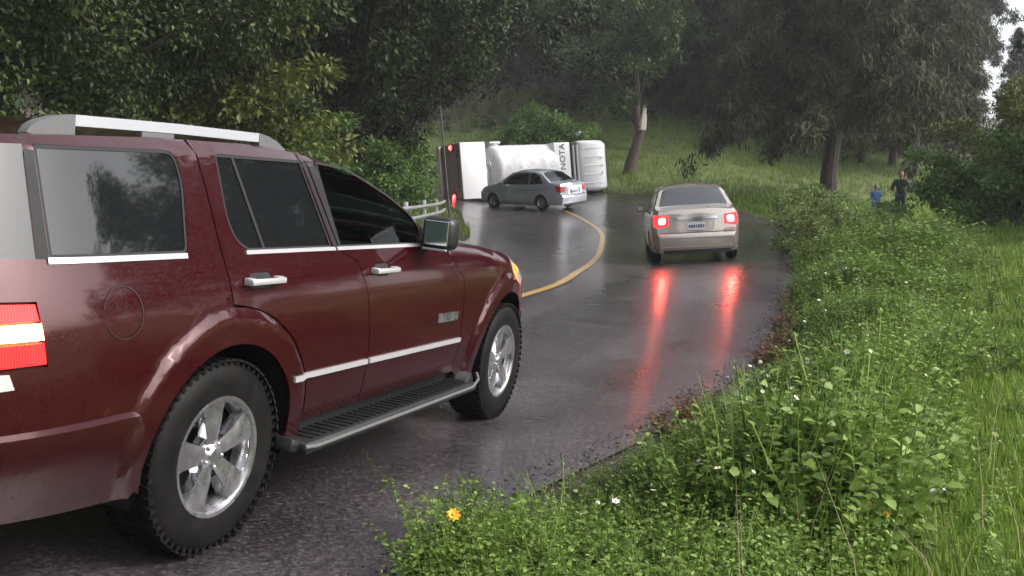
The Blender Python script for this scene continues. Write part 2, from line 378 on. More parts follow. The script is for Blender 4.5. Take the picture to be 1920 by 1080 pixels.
RIGHT = spline([(-6.2, -10), (-3.2, -2.4), (-1.5, .9), (-.42, 3.6), (.0, 4.7), (.42, 5.5), (.90, 6.4), (1.59, 7.83), (2.61, 9.98), (3.58, 12.66), (4.63, 16.26), (5.9, 20.8), (7.0, 25.2), (7.95, 30.4), (7.7, 34.2), (6.3, 37.9), (4.2, 40.6), (1, 43.0), (-4, 44.6), (-12, 46), (-24, 47)])
LEFT = spline([(-13.5, -10), (-9.8, -1), (-7.4, 5), (-5.2, 10), (-3.4, 14), (-1.9, 18.5), (-1.05, 23.5), (-1.4, 29.3), (-1.9, 33.9), (-2.9, 36.6), (-5.2, 38.3), (-12, 39.8), (-24, 41)])
YEL = spline([(-9.3, -8), (-6.3, -1), (-4.1, 4), (-2.1, 8.3), (.21, 12.83), (.98, 15.6), (1.75, 20.5), (2.28, 24.9), (2.53, 28.6), (2.25, 31.5), (1.42, 34.9), (-.4, 38.2), (-3.5, 40.6), (-12, 42.6), (-24, 43.8)])
ROADP = np.vstack([RIGHT, LEFT[::-1]])
def dist_to(P, line):
    P = np.asarray(P); out = np.full(len(P), 1e9); side = np.zeros(len(P))
    for i in range(len(line) - 1):
        a, b = line[i], line[i + 1]; ab = b - a; t = np.clip(((P - a) @ ab) / (ab @ ab + 1e-12), 0, 1); q = a + t[:, None] * ab
        d = np.linalg.norm(P - q, axis=1); k = d < out; out[k] = d[k]
    return out
# ground sheet
gx = np.concatenate([np.linspace(-90, -14, 26)[:-1], np.linspace(-14, 24, 96)[:-1], np.linspace(24, 110, 26)])
gy = np.concatenate([np.linspace(-25, 0, 12)[:-1], np.linspace(0, 52, 131)[:-1], np.linspace(52, 150, 34)])
GX, GY = np.meshgrid(gx, gy); fx, fy = GX.ravel(), GY.ravel()
fz = HV(fx, fy); Pq = np.c_[fx, fy]; inr = inpoly(Pq, ROADP); de = np.minimum(dist_to(Pq, RIGHT[::3]), dist_to(Pq, LEFT[::3]))
rng = np.random.RandomState(3)
fz = np.where(inr, fz - .10 * np.clip((de - .1) / .8, .0, 1), fz + rng.uniform(-.03, .04, len(fz)) * np.clip(de, 0, 1) - .01)
nx = len(gx); idx = np.arange(nx * len(gy)).reshape(len(gy), nx)
Q = np.stack([idx[:-1, :-1].ravel(), idx[:-1, 1:].ravel(), idx[1:, 1:].ravel(), idx[1:, :-1].ravel()], 1)
g = mat('soil_and_turf', (.1, .1, .05), .85); v = coords(g)
n1 = noise(g, .35, 6, .6, v); n2 = noise(g, 6, 6, .7, v); sp = N(g, 'ShaderNodeSeparateXYZ'); L(g, v, sp.inputs[0])
c1 = ramp(g, [(.3, (.045, .06, .016)), (.5, (.10, .14, .03)), (.7, (.14, .18, .045))], n2.outputs[0])
c2 = ramp(g, [(.3, (.05, .034, .028)), (.55, (.085, .062, .055)), (.75, (.12, .095, .085))], n2.outputs[0])
mr = N(g, 'ShaderNodeMapRange'); ma = N(g, 'ShaderNodeMath', operation='MULTIPLY_ADD'); L(g, n1.outputs[0], ma.inputs[0]); ma.inputs[1].default_value = 14; L(g, sp.outputs[1], ma.inputs[2])
L(g, ma.outputs[0], mr.inputs[0]); mr.inputs[1].default_value = 60; mr.inputs[2].default_value = 65
mr2 = N(g, 'ShaderNodeMapRange'); L(g, n1.outputs[0], mr2.inputs[0]); mr2.inputs[1].default_value = .58; mr2.inputs[2].default_value = .7; mr2.inputs[4].default_value = .7
mxm = N(g, 'ShaderNodeMath', operation='MAXIMUM'); L(g, mr.outputs[0], mxm.inputs[0]); L(g, mr2.outputs[0], mxm.inputs[1])
mx = N(g, 'ShaderNodeMix', data_type='RGBA'); L(g, mxm.outputs[0], mx.inputs[0]); L(g, c1.outputs[0], mx.inputs[6]); L(g, c2.outputs[0], mx.inputs[7]); L(g, mx.outputs[2], BS(g).inputs['Base Color'])
bp = N(g, 'ShaderNodeBump'); bp.inputs['Distance'].default_value = .08; L(g, n2.outputs[0], bp.inputs['Height']); L(g, bp.outputs[0], BS(g).inputs['Normal'])
GR_ = tag(bigmesh('ground', np.c_[fx, fy, fz], Q, g, None, True), kind='structure')
_ga = GR_.data.attributes.new('verge', 'FLOAT', 'POINT'); _ga.data.foreach_set('value', np.minimum(de, 5).astype(np.float32))
_gt = N(g, 'ShaderNodeAttribute'); _gt.attribute_name = 'verge'; _gm = N(g, 'ShaderNodeMath', operation='MULTIPLY_ADD'); L(g, n2.outputs[0], _gm.inputs[0]); _gm.inputs[1].default_value = -.9; L(g, _gt.outputs['Fac'], _gm.inputs[2])
_gr = N(g, 'ShaderNodeMapRange'); L(g, _gm.outputs[0], _gr.inputs[0]); _gr.inputs[1].default_value = -.1; _gr.inputs[2].default_value = .55; _gr.inputs[3].default_value = 1; _gr.inputs[4].default_value = 0
_gc = ramp(g, [(.35, (.022, .014, .011)), (.6, (.055, .036, .028)), (.75, (.09, .07, .06))], n2.outputs[0])
_gx = N(g, 'ShaderNodeMix', data_type='RGBA'); L(g, _gr.outputs[0], _gx.inputs[0]); L(g, mx.outputs[2], _gx.inputs[6]); L(g, _gc.outputs[0], _gx.inputs[7]); L(g, _gx.outputs[2], BS(g).inputs['Base Color'])
# wet asphalt
W_, T_ = cdt([tuple(p) for p in dens(ROADP, .6)], [], .6)
rz = HV(W_[:, 0], W_[:, 1]) + .02
road = mat('wet_asphalt', (.04, .036, .037), .2, spec=.5); b = BS(road); v = coords(road)
na = noise(road, 42, 7, .8, v); nb = noise(road, 1.1, 5, .6, v, .8); nc = noise(road, 22, 5, .65, v)
ca = ramp(road, [(.34, (.010, .009, .010)), (.50, (.042, .037, .041)), (.62, (.13, .12, .125)), (.74, (.28, .26, .27))], na.outputs[0])
cb = ramp(road, [(.3, (.65, .62, .66)), (.7, (1.2, 1.1, 1.12))], nb.outputs[0])
mm = N(road, 'ShaderNodeMix', data_type='RGBA', blend_type='MULTIPLY'); mm.inputs[0].default_value = 1; L(road, ca.outputs[0], mm.inputs[6]); L(road, cb.outputs[0], mm.inputs[7])
rr = ramp(road, [(.35, (.30,)), (.6, (.38,)), (.8, (.48,))], nb.outputs[0]); b.inputs['Specular IOR Level'].default_value = .7
b1 = N(road, 'ShaderNodeBump'); b1.inputs['Distance'].default_value = .004; b1.inputs['Strength'].default_value = .8; L(road, na.outputs[0], b1.inputs['Height']); L(road, b1.outputs[0], b.inputs['Normal'])
_mp = N(road, 'ShaderNodeMapping'); _mp.inputs['Scale'].default_value = (1, 2.4, 1); L(road, v, _mp.inputs[0]); nr_ = noise(road, 5.5, 6, .72, _mp.outputs[0])
b2 = N(road, 'ShaderNodeBump'); b2.inputs['Distance'].default_value = .0055; b2.inputs['Strength'].default_value = .55; L(road, nr_.outputs[0], b2.inputs['Height']); L(road, b2.outputs[0], b.inputs['Coat Normal'])
b.inputs['Coat Weight'].default_value = 1.0; b.inputs['Coat Roughness'].default_value = .10; b.inputs['Coat IOR'].default_value = 1.45
RO_ = tag(mesh('road', np.c_[W_, rz], [f if np.cross(W_[f[1]] - W_[f[0]], W_[f[2]] - W_[f[0]]) > 0 else f[::-1] for f in T_], road), kind='structure')
_at = RO_.data.attributes.new('lane', 'FLOAT', 'POINT'); _at.data.foreach_set('value', dist_to(W_, RIGHT).astype(np.float32))
_la = N(road, 'ShaderNodeAttribute'); _la.attribute_name = 'lane'; _nd = noise(road, .7, 4, .6, v); _ma = N(road, 'ShaderNodeMath', operation='MULTIPLY_ADD'); L(road, _nd.outputs[0], _ma.inputs[0]); _ma.inputs[1].default_value = .5; L(road, _la.outputs['Fac'], _ma.inputs[2])
_dv = N(road, 'ShaderNodeMath', operation='DIVIDE'); L(road, _ma.outputs[0], _dv.inputs[0]); _dv.inputs[1].default_value = 8
_rt = ramp(road, [(.0, (1.2,)), (.09, (1.05,)), (.125, (.78,)), (.155, (1.0,)), (.19, (1.15,)), (.22, (1.0,)), (.33, (.80,)), (.37, (1.05,)), (.55, (.95,)), (.66, (.82,)), (.72, (1.05,))], _dv.outputs[0])
_m3 = N(road, 'ShaderNodeMix', data_type='RGBA', blend_type='MULTIPLY'); _m3.inputs[0].default_value = 1; L(road, mm.outputs[2], _m3.inputs[6]); L(road, _rt.outputs[0], _m3.inputs[7]); L(road, _m3.outputs[2], b.inputs['Base Color'])
_m4 = N(road, 'ShaderNodeMath', operation='MULTIPLY'); L(road, rr.outputs[0], _m4.inputs[0]); L(road, _rt.outputs[0], _m4.inputs[1]); L(road, _m4.outputs[0], b.inputs['Roughness'])
_m5 = N(road, 'ShaderNodeMapRange'); L(road, _rt.outputs[0], _m5.inputs[0]); _m5.inputs[1].default_value = .5; _m5.inputs[2].default_value = 1.3; _m5.inputs[3].default_value = 1.0; _m5.inputs[4].default_value = .6; _n6 = noise(road, 30, 6, .8, v); _r6 = ramp(road, [(.40, (.25,)), (.56, (1.0,))], _n6.outputs[0]); _m6 = N(road, 'ShaderNodeMath', operation='MULTIPLY'); L(road, _m5.outputs[0], _m6.inputs[0]); L(road, _r6.outputs[0], _m6.inputs[1]); L(road, _m6.outputs[0], b.inputs['Coat Weight'])
def strip(name, line, w, dz, m, off=0.0):
    t = np.gradient(line, axis=0); t /= np.linalg.norm(t, axis=1)[:, None]; nr = np.c_[t[:, 1], -t[:, 0]]
    a = line + nr * (off - w / 2); b_ = line + nr * (off + w / 2); n = len(line)
    V = np.vstack([np.c_[a, HV(a[:, 0], a[:, 1]) + dz], np.c_[b_, HV(b_[:, 0], b_[:, 1]) + dz]])
    return mesh(name, V, [(i, n + i, n + i + 1, i + 1) for i in range(n - 1)], m)
yl = mat('worn_yellow_paint', (.62, .36, .06), .3, coat=.3); v = coords(yl); n_ = noise(yl, 30, 6, .7, v)
r_ = ramp(yl, [(.36, (.12, .09, .06)), (.5, (.52, .33, .10))], n_.outputs[0]); L(yl, r_.outputs[0], BS(yl).inputs['Base Color'])
tag(strip('road_marking', spline(YEL[::6], .12), .13, .030, yl), kind='structure')

# ------------------------------------------------------------------ wheels
def wheel(parent, x, side, y_out, R, rr, w, m_rim, kind='five', steer=0.0, tread=False, name='wheel'):
    """wheel > tyre, rim; y_out = distance of the tyre's outer wall from the middle of the car, side = -1 right, +1 left"""
    wh = empty(name); wh.parent = parent; wh.location = (x, side * (y_out - w / 2), R); wh.rotation_euler = (0, 0, steer)
    o = w / 2; mb = MB(); s = side
    prof = [(rr - .01, -o + .02), (rr + .005, -o + .002), (rr + .35 * (R - rr), -o - .006), (rr + .62 * (R - rr), -o - .004), (R - .022, -o + .012), (R - .006, -o + .03), (R, -o + .055), (R + .001, 0), (R, o - .055), (R - .006, o - .03), (R - .022, o - .012), (rr + .62 * (R - rr), o + .004), (rr + .35 * (R - rr), o + .006), (rr + .005, o - .002), (rr - .01, o - .02), (rr - .03, 0)]
    mb.lathe(prof, 64, close=True)
    if tread:
        for row, (a, wd) in enumerate([(-.092, .05), (-.038, .036), (.0, .03), (.038, .036), (.092, .05)]):
            for k in range(58):
                t = 2 * math.pi * (k + .5 * (row % 2)) / 58
                mb.box((.030, wd, .009), Vector((R * math.cos(t), a, R * math.sin(t))), Matrix.Rotation(-t + math.pi / 2, 4, 'Y') @ Matrix.Rotation(.25 if row % 2 else -.2, 4, 'Z'))
        for k in range(58):   # shoulder lugs reach down the wall
            t = 2 * math.pi * (k + .3) / 58
            for e in (-1, 1): mb.box((.016, .007, .018), Vector(((R - .016) * math.cos(t), e * (o - .012), (R - .016) * math.sin(t))), Matrix.Rotation(-t + math.pi / 2, 4, 'Y'))
    mb.build('tyre', M['rubber'], wh, True, 30)
    mb = MB(); f = s * (o - .005)
    mb.lathe([(rr - .012, -f), (rr - .018, -f * .4), (rr - .03, f * .5), (rr - .022, f * .75), (rr - .006, f * .93), (rr + .004, f), (rr + .002, f * 1.04), (rr - .012, f * 1.02), (rr - .02, f * .9)], 64)
    if kind == 'five':
        for k in range(5):
            a = 2 * math.pi * k / 5 + math.pi / 2 + .12
            # wide flat spoke: outline across the radius, with a crown and returning flanks
            rs = [.045, .085, .13, .175, rr - .014]; ws = [.030, .036, .043, .054, .070]; ds = [.030, .022, .016, .016, .010]
            L_, R_, Lb, Rb = [], [], [], []
            for q in range(5):
                for (lst, sg, dp) in ((L_, 1, 0), (R_, -1, 0), (Lb, 1.12, .045), (Rb, -1.12, .045)):
                    px, pz = rs[q], ws[q] * sg
                    lst.append(mb.bm.verts.new((px * math.cos(a) - pz * math.sin(a), f - s * (ds[q] + dp), px * math.sin(a) + pz * math.cos(a))))
            C_ = [mb.bm.verts.new((rs[q] * math.cos(a), f - s * (ds[q] - .006), rs[q] * math.sin(a))) for q in range(5)]
            for q in range(4):
                for A_, B_ in ((L_, C_), (C_, R_), (Lb, L_), (R_, Rb)): mb.bm.faces.new((A_[q], A_[q + 1], B_[q + 1], B_[q]))
        mb.lathe([(.0001, f - s * .012), (.03, f - s * .012), (.036, f - s * .018), (.062, f - s * .03), (.075, f - s * .05)], 32)
        for k in range(5):
            t = 2 * math.pi * (k + .5) / 5 + math.pi / 2 + .12; mb.ball(.010, (.048 * math.cos(t), f - s * .022, .048 * math.sin(t)), (1, 1, 1), 8, 6)
    else:
        for k in range(7):
            a = 2 * math.pi * k / 7
            mb.box((rr - .05, .02, .035), ((rr / 2) * math.cos(a), f - s * .012, (rr / 2) * math.sin(a)), Matrix.Rotation(-a, 4, 'Y'), .006, 1)
        mb.lathe([(.0001, f - s * .004), (.03, f - s * .004), (.045, f - s * .02)], 24)
    mb.build('rim', m_rim, wh, True, 28)
    if kind == 'five':
        mb = MB()   # polished chamfers round each opening
        for k in range(5):
            a = 2 * math.pi * (k + .5) / 5 + math.pi / 2 + .12; a0 = 2 * math.pi / 5
            ro = rr - .016
            pts = [(.088, -.20), (.088, .20), (ro, .36), (ro, .12), (ro, -.12), (ro, -.36)]
            ring = [Vector((r_ * math.cos(a + t), f - s * (.024 if r_ < .1 else .020), r_ * math.sin(a + t))) for r_, t in pts]
            cen = sum(ring, Vector()) / len(ring)
            inn = [Vector((cen.x + (p.x - cen.x) * .80, f - s * .060, cen.z + (p.z - cen.z) * .80)) for p in ring]
            va = [mb.bm.verts.new(p) for p in ring]; vb = [mb.bm.verts.new(p) for p in inn]
            for i in range(6): mb.bm.faces.new((va[i], va[(i + 1) % 6], vb[(i + 1) % 6], vb[i]))
        mb.build('polished_edge', M['polish'], wh, False)
    mb = MB(); mb.lathe([(.0001, f * .1), (rr - .035, f * .1), (rr - .03, -f * .5)], 40); mb.build('brake_disc', M['black'], wh, True)
    return wh

# ------------------------------------------------------------------ 1. the maroon sport utility vehicle
def build_suv():
    root = empty('sport_utility_vehicle', 'large wet maroon sport utility vehicle with silver roof rails, nearest, with its tail lamp lit', 'car')
    W0z = [.25, .42, .50, .62, .80, .95, 1.06, 1.115, 1.125, 1.165, 1.55, 1.66]; W0w = [.875, .895, .912, .930, .938, .930, .905, .889, .880, .868, .752, .70]
    AX = (-.005, 2.835)
    def W(x, z):
        b = ip(z, W0z, W0w)
        if x < -.55: b -= .14 * ((-.55 - x) / .65) ** 2.6
        if x > 2.5: b -= .19 * (max(0, x - 2.5) / 1.05) ** 2.3
        for cx in AX:
            r = math.hypot(x - cx, z - .40)
            if r < .62 and z < 1.0: b += .021 * (1 - sst(r, .535, .570))
        t = Zt(x) - z
        if t < .05: b -= .035 * (1 - max(t, 0) / .05) ** 2
        return b
    ZX = [-1.2, -1.0, -.64, -.25, .3, .6, .88, 1.25, 1.6, 1.74, 1.88, 2.0, 2.43, 2.84, 3.1, 3.3, 3.5]; ZZ = [1.50, 1.535, 1.56, 1.583, 1.60, 1.592, 1.562, 1.485, 1.352, 1.27, 1.195, 1.172, 1.150, 1.10, 1.04, .97, .86]
    Zt = lambda x: ip(x, ZX, ZZ)
    def side(s): return lambda x, z: (x, s * W(x, z), z)
    def gl_(s): return lambda x, z: (x, s * (ip(z, [1.165, 1.62], [.868, .7315]) - (.14 * ((-.55 - x) / .65) ** 2.6 if x < -.55 else 0)), z)
    def seal(w, par, s, g=.011):
        w = np.array(w); c = w.mean(0); n = len(w); inn = []
        for i in range(n):
            a = w[i] - w[i - 1]; b = w[(i + 1) % n] - w[i]; nv = np.array([-(a[1] / (np.linalg.norm(a) + 1e-9) + b[1] / (np.linalg.norm(b) + 1e-9)), a[0] / (np.linalg.norm(a) + 1e-9) + b[0] / (np.linalg.norm(b) + 1e-9)]); nv /= np.linalg.norm(nv) + 1e-9; inn.append(tuple(w[i] + nv * g))
        panel('window_seal', [tuple(p) for p in w], gl_(s), M['gap'], par, [inn], step=.08, thick=0, off=-.003, out=(.5, 0, .9))
    body = empty('body'); body.parent = root   # replaced below by joined skins
    skins = []
    gapw = .0035
    xr = lambda z: ip(z, [.3, .65, .9, 1.1, 1.5, 1.6], [-1.16, -1.17, -1.16, -1.13, -1.02, -.97])
    xf = lambda z: ip(z, [.35, .55, .8, .95, 1.05], [3.42, 3.45, 3.42, 3.36, 3.27])
    def sk(nm, outl, fm, holes=(), m=None, par=None, **k):
        o = panel(nm, outl, fm, m or M['maroon'], par, holes, out=k.pop('out', (1.0, 0, .9)), **k); return o
    ringx = []
    for cx in AX:
        for r in (.505, .532, .545, .56, .573, .60): ringx += arc(cx, .40, r, -20, 200, 44)
    # window outlines
    w1 = roundc([(-.815, 1.180), (-.205, 1.180), (-.165, 1.43), (-.185, 1.545), (-.805, 1.522)], [.012, .03, .05, .06, .01])
    w2 = roundc([(.155, 1.180), (.765, 1.180), (.625, 1.556), (.042, 1.548), (.048, 1.30), (.085, 1.215)], [.02, .008, .01, .02, .05, .04])
    w3 = roundc([(.835, 1.180), (1.665, 1.180), (1.665, 1.265), (1.575, 1.345), (1.36, 1.435), (1.12, 1.512), (.98, 1.548), (.745, 1.560)], [.008, .01, .03, .05, .05, .05, .03, .01])
    gr = [(-.86, 1.180), (xr(1.18) + .006, 1.180), (xr(1.52) + .006, 1.512), (-.842, 1.520)]          # wrap-round tailgate glass
    lamp = [(-.885, 1.055), (xr(1.05) + .004, 1.06), (xr(.85) + .004, .852), (-.862, .858), (-.872, .93)]
    cut_r = [(-.072, 1.578), (-.045, 1.42), (-.010, 1.12), (.004, .985)]                               # rear edge of the rear door
    dr_lo = arc(AX[0], .40, .578, 88, 6, 12)
    for s in (-1, 1):
        f = side(s)
        # rear quarter: pillar, wheel arch flare and window surround
        q = [(xr(.66) , .66)] + [(xr(z), z) for z in (.8, .95, 1.1, 1.3, 1.5, 1.53)] + topline(Zt, -.98, -.078, 10) + [(a - .0035, b) for a, b in cut_r[1:]] + [(a - .0035, b - .002) for a, b in arc(AX[0], .40, .574, 88, 2, 12)] + [(.55, .36), (.425, .345)] + arc(AX[0], .40, .435, -7, 187, 34)[0:] + [(-.46, .36), (-.50, .66)]
        skins.append(sk('q', q, f, [w1, gr, lamp], extra=ringx, out=(-.4, 0, .9)))
        # fender
        hl = [(2.93, 1.058), (3.14, 1.012), (3.30, .955), (3.40, .90), (3.38, .868), (3.10, .87), (2.97, .93)]
        fe = [(2.128, .42), (2.128, .60), (2.118, .98), (1.93, 1.16), (1.92, 1.178)] + topline(Zt, 2.0, 3.31, 16) + [(3.365, .94), (xf(.80), .80), (3.40, .79), (3.30, .72)] + [(3.285, .60)] + arc(AX[1], .40, .452, 12, 187, 34) + [(2.36, .35), (2.25, .35)]
        skins.append(sk('f', fe, f, [hl], extra=ringx, out=(2.6, 0, .8)))
        hp = empty('headlight'); hp.parent = root
        panel('lens', hl, f, M['clearlens'], hp, step=.04, thick=.01, off=-.003, out=(2.6, 0, .8))
        panel('turn_lens', [(2.955, 1.03), (3.09, 1.005), (3.06, .90), (2.985, .935)], f, M['amberlens'], hp, step=.04, thick=.004, off=.001, out=(2.6, 0, .8))
        # doors
        d2 = empty('door'); d2.parent = root; tag(d2, 'rear door with dark privacy glass')
        lower = [(.515, .42), (1.052, .42)]
        o2 = [(a + .0035, b) for a, b in cut_r] + dr_lo[1:-1] + [(.57, .42)] + lower[1:] + [(1.045, .70), (1.005, .98), (.945, 1.115), (.815, 1.165), (.685, 1.50), (.662, 1.586)] + topline(Zt, .64, -.06, 8)
        panel('door_skin', o2, f, M['maroon'], d2, [w2], step=.05, extra=ringx, out=(.5, 0, .9))
        seal(w2, d2, s); panel('window', w2, gl_(s), M['tint'], d2, step=.08, thick=0, off=-.008, out=(.5, 0, .9))
        panel('window_divider', [(.142, 1.545), (.158, 1.545), (.268, 1.182), (.250, 1.182)], f, M['black'], d2, step=.06, thick=.006, off=-.003, out=(.5, 0, .9))
        panel('belt_moulding', [(.13, 1.166), (.785, 1.166), (.778, 1.182), (.13, 1.182)], f, M['trim'], d2, step=.06, thick=.012, off=.006, out=(.5, 0, .9))
        panel('lower_moulding', [(.40, .624), (1.040, .618), (1.040, .641), (.40, .647)], f, M['trim'], d2, step=.06, thick=.014, off=.012, out=(.5, 0, .9))
        d1 = empty('door'); d1.parent = root; tag(d1, 'front door with green tinted glass')
        o1 = [(1.059, .42), (2.121, .42), (2.121, .60), (2.111, .98), (1.925, 1.155), (1.91, 1.172)] + topline(Zt, 1.88, .668, 22) + [(.692, 1.50), (.822, 1.167), (.952, 1.118), (1.012, .98), (1.052, .70)]
        panel('door_skin', o1, f, M['maroon'], d1, [w3], step=.05, extra=ringx, out=(1.4, 0, .9))
        seal(w3, d1, s); panel('window', w3, gl_(s), M['gglass'], d1, step=.08, thick=0, off=-.008, out=(1.4, 0, .9))
        panel('belt_moulding', [(.80, 1.166), (1.69, 1.166), (1.69, 1.182), (.793, 1.182)], f, M['trim'], d1, step=.06, thick=.012, off=.006, out=(1.4, 0, .9))
        panel('lower_moulding', [(1.058, .618), (2.112, .606), (2.112, .629), (1.058, .641)], f, M['trim'], d1, step=.06, thick=.014, off=.012, out=(1.4, 0, .9))
        panel('badge', roundc([(1.79, .745), (2.04, .742), (2.05, .790), (1.79, .796)], .008, 2), f, M['alloy'], d1, step=.05, thick=.006, off=.006, out=(1.4, 0, .9))
        # the black pillar between the side windows, in two leaves
        panel('pillar_trim', [(.772, 1.184), (.806, 1.184), (.682, 1.496), (.656, 1.552), (.632, 1.552)], f, M['black'], d2, step=.05, thick=.004, off=.002, out=(.5, 0, .9))
        panel('pillar_trim', [(.816, 1.184), (.830, 1.184), (.740, 1.556), (.668, 1.556), (.694, 1.50)], f, M['black'], d1, step=.05, thick=.004, off=.002, out=(.5, 0, .9))
        panel('mirror_base', [(1.672, 1.182), (1.80, 1.182), (1.672, 1.262)], f, M['black'], d1, step=.05, thick=.01, off=.004, out=(1.4, 0, .9))
        for dd, hx in ((d2, .19), (d1, 1.17)):
            yb = W(hx, 1.065)
            h = MB().box((.225, .016, .025), (hx, s * (yb + .040), 1.066), None, .007).box((.035, .04, .03), (hx - .095, s * (yb + .02), 1.066), None, .006).box((.03, .04, .03), (hx + .09, s * (yb + .02), 1.066), None, .006).build('handle', M['trim'], dd)
            panel('handle_cup', roundc([(hx - .075, 1.035), (hx + .065, 1.035), (hx + .065, 1.095), (hx - .075, 1.095)], .03), f, M['gap'], dd, step=.03, thick=0, off=.0015, out=(.5, 0, .9))
            MB().lathe([(.0001, .012), (.011, .012), (.013, 0)], 14, 'Y').build('lock', M['chrome'], h).location = (hx + .10, s * (yb + .01), 1.045) if False else (hx - .10, s * (W(hx - .1, 1.03)), 1.028)
        # glass behind the doors
        seal(w1, root, s); panel('quarter_window', w1, gl_(s), M['tint'], root, step=.08, thick=0, off=-.006, out=(-.4, 0, .9))
        panel('belt_moulding', [(-.825, 1.162), (-.215, 1.162), (-.215, 1.181), (-.825, 1.181)], f, M['trim'], root, step=.06, thick=.012, off=.006, out=(-.4, 0, .9))
        panel('tailgate_side_glass', gr, gl_(s), M['tint'], root, step=.05, thick=.004, off=-.002, out=(-.4, 0, .9))
        panel('pillar_gap', [(-.858, 1.178), (-.817, 1.178), (-.807, 1.545), (-.840, 1.54)], f, M['gap'], root, step=.05, thick=0, off=.001, out=(-.4, 0, .9))
        # fuel flap seam on the right
        if s < 0:
            a_ = arc(-.565, 1.0, .088, 170, -150, 30); b_ = arc(-.565, 1.0, .0845, -150, 170, 30)
            panel('fuel_flap_seam', a_ + b_, f, M['gap'], root, step=.03, thick=0, off=.002, out=(-.4, 0, .9))
        # tail lamp: red over amber/clear over red
        tl = empty('tail_lamp'); tl.parent = root
        zz = lambda z, x: (x, z)
        panel('housing', lamp, f, M['gap'], tl, step=.05, thick=0, off=-.02, out=(-.4, 0, .9))
        panel('upper_red_lens', [(-.893, 1.047), (xr(1.05) + .006, 1.053), (xr(.985) + .006, .995), (-.886, .998)], f, M['redlens'], tl, step=.03, thick=.02, off=.002, out=(-.4, 0, .9))
        panel('signal_lens', [(-.884, .990), (xr(.985) + .006, .987), (xr(.935) + .006, .938), (-.878, .942)], f, M['amberhot'], tl, step=.03, thick=.02, off=.004, out=(-.4, 0, .9))
        panel('lower_red_lens', [(-.876, .932), (xr(.93) + .006, .926), (xr(.87) + .006, .860), (-.868, .868)], f, M['redlens'], tl, step=.03, thick=.02, off=.002, out=(-.4, 0, .9))
        panel('brake_bulb', [(-1.02, .912), (xr(.9) + .01, .91), (xr(.88) + .01, .885), (-1.02, .888)], f, M['redhot'], tl, step=.03, thick=.004, off=.006, out=(-.4, 0, .9))
        panel('signal_bulb', [(-1.045, .985), (xr(.98) + .01, .985), (xr(.94) + .01, .944), (-1.045, .946)], f, M['core'], tl, step=.03, thick=.004, off=.008, out=(-.4, 0, .9))
        # bumpers
        rb = panel('rear_bumper', [(xr(.655) - .035, .650), (-.508, .650), (-.470, .40), (-.52, .36), (xr(.4) - .02, .40), (xr(.5) - .035, .5)], lambda x, z: (x, s * (W(x, z) + .030), z), M['maroon_lo'], root, step=.05, thick=.02, extra=ringx, out=(-.6, 0, .5))
        panel('bumper_ledge', [(xr(.655) - .03, .0), (-.51, .0), (-.51, .04), (xr(.655) - .03, .04)], lambda x, t: (x, s * (W(x, .655) + .030 - t), .651 + t * .35), M['maroon'], root, step=.04, thick=0, out=(-.6, 0, .3))
        panel('front_bumper', [(3.292, .715), (xf(.80), .795), (xf(.6), .6), (xf(.4), .42), (3.30, .40), (3.275, .50)], lambda x, z: (x, s * (W(x, z) + .004), z), M['maroon_lo'], root, step=.05, thick=.02, out=(3.0, 0, .5))
        panel('reflector', [(xr(.8) + .01, .852), (-.98, .846), (-.965, .80), (xr(.8) + .01, .79)], f, M['clearlens'], root, step=.03, thick=.006, off=.005, out=(-.4, 0, .9))
        # rocker and running board
        MB().box((2.0, .10, .14), (1.32, s * .80, .385), None, .02).build('rocker', M['black'], root)
        rbd = empty('running_board'); rbd.parent = root
        MB().box((1.80, .20, .055), (1.33, s * .925, .335), None, .022, 3).box((.10, .16, .07), (2.22, s * .90, .36), Matrix.Rotation(-.5, 4, 'Y'), .02).box((.10, .16, .06), (.43, s * .90, .345), Matrix.Rotation(.3, 4, 'Y'), .02).build('step', M['black'], rbd)
        MB().tube([(.42, s * 1.022, .350), (.5, s * 1.03, .343), (1.3, s * 1.032, .343), (2.15, s * 1.03, .343), (2.25, s * 1.018, .372), (2.29, s * .985, .40)], .009, 8).build('trim', M['seat2'], rbd)
        b_ = MB()
        for k in range(30): b_.box((.02, .13, .005), (.53 + k * .055, s * .925, .364))
        b_.build('tread_ribs', M['rubber'], rbd)
        # roof rail
        rl = empty('roof_rail'); rl.parent = root; yr = .665
        zt = lambda x: ip(x, [-.60, -.1, .41], [1.629, 1.645, 1.652]); YZ = Matrix.Translation((0, s * yr + .018, -.03 if s > 0 else 0)) @ Matrix.Rotation(math.pi / 2, 4, 'X')
        MB().prism([(-.775, 1.555), (-.76, 1.578), (-.725, 1.598), (-.66, 1.618), (-.582, 1.628), (-.582, 1.548)], .038, YZ).build('rail_foot', M['railg'], rl)
        MB().prism([(.412, 1.60), (.412, 1.652), (.47, 1.645), (.53, 1.630), (.60, 1.598), (.60, 1.585)], .038, YZ).build('rail_foot', M['railg'], rl)
        MB().box((.17, .030, .05), (-.185, s * yr, 1.592), None, .006).build('rail_foot', M['railg'], rl)
        xs = np.linspace(-.581, .411, 9); MB().prism([(x, zt(x)) for x in xs] + [(x, zt(x) - .037) for x in xs[::-1]], .034, YZ @ Matrix.Translation((0, 0, .002))).build('rail_bar', M['railw'], rl)
        # mirror
        mi = empty('mirror'); mi.parent = root
        MB().box((.12, .19, .175), (1.625, s * .985, 1.250), Matrix.Rotation(s * .12, 4, 'Z'), .042, 4).box((.10, .12, .045), (1.67, s * .895, 1.195), None, .015).build('housing', M['black'], mi)
        MB().box((.008, .145, .128), (1.562, s * .990, 1.253), Matrix.Rotation(s * .12, 4, 'Z'), .003, 1).build('mirror_glass', M['chrome'], mi)
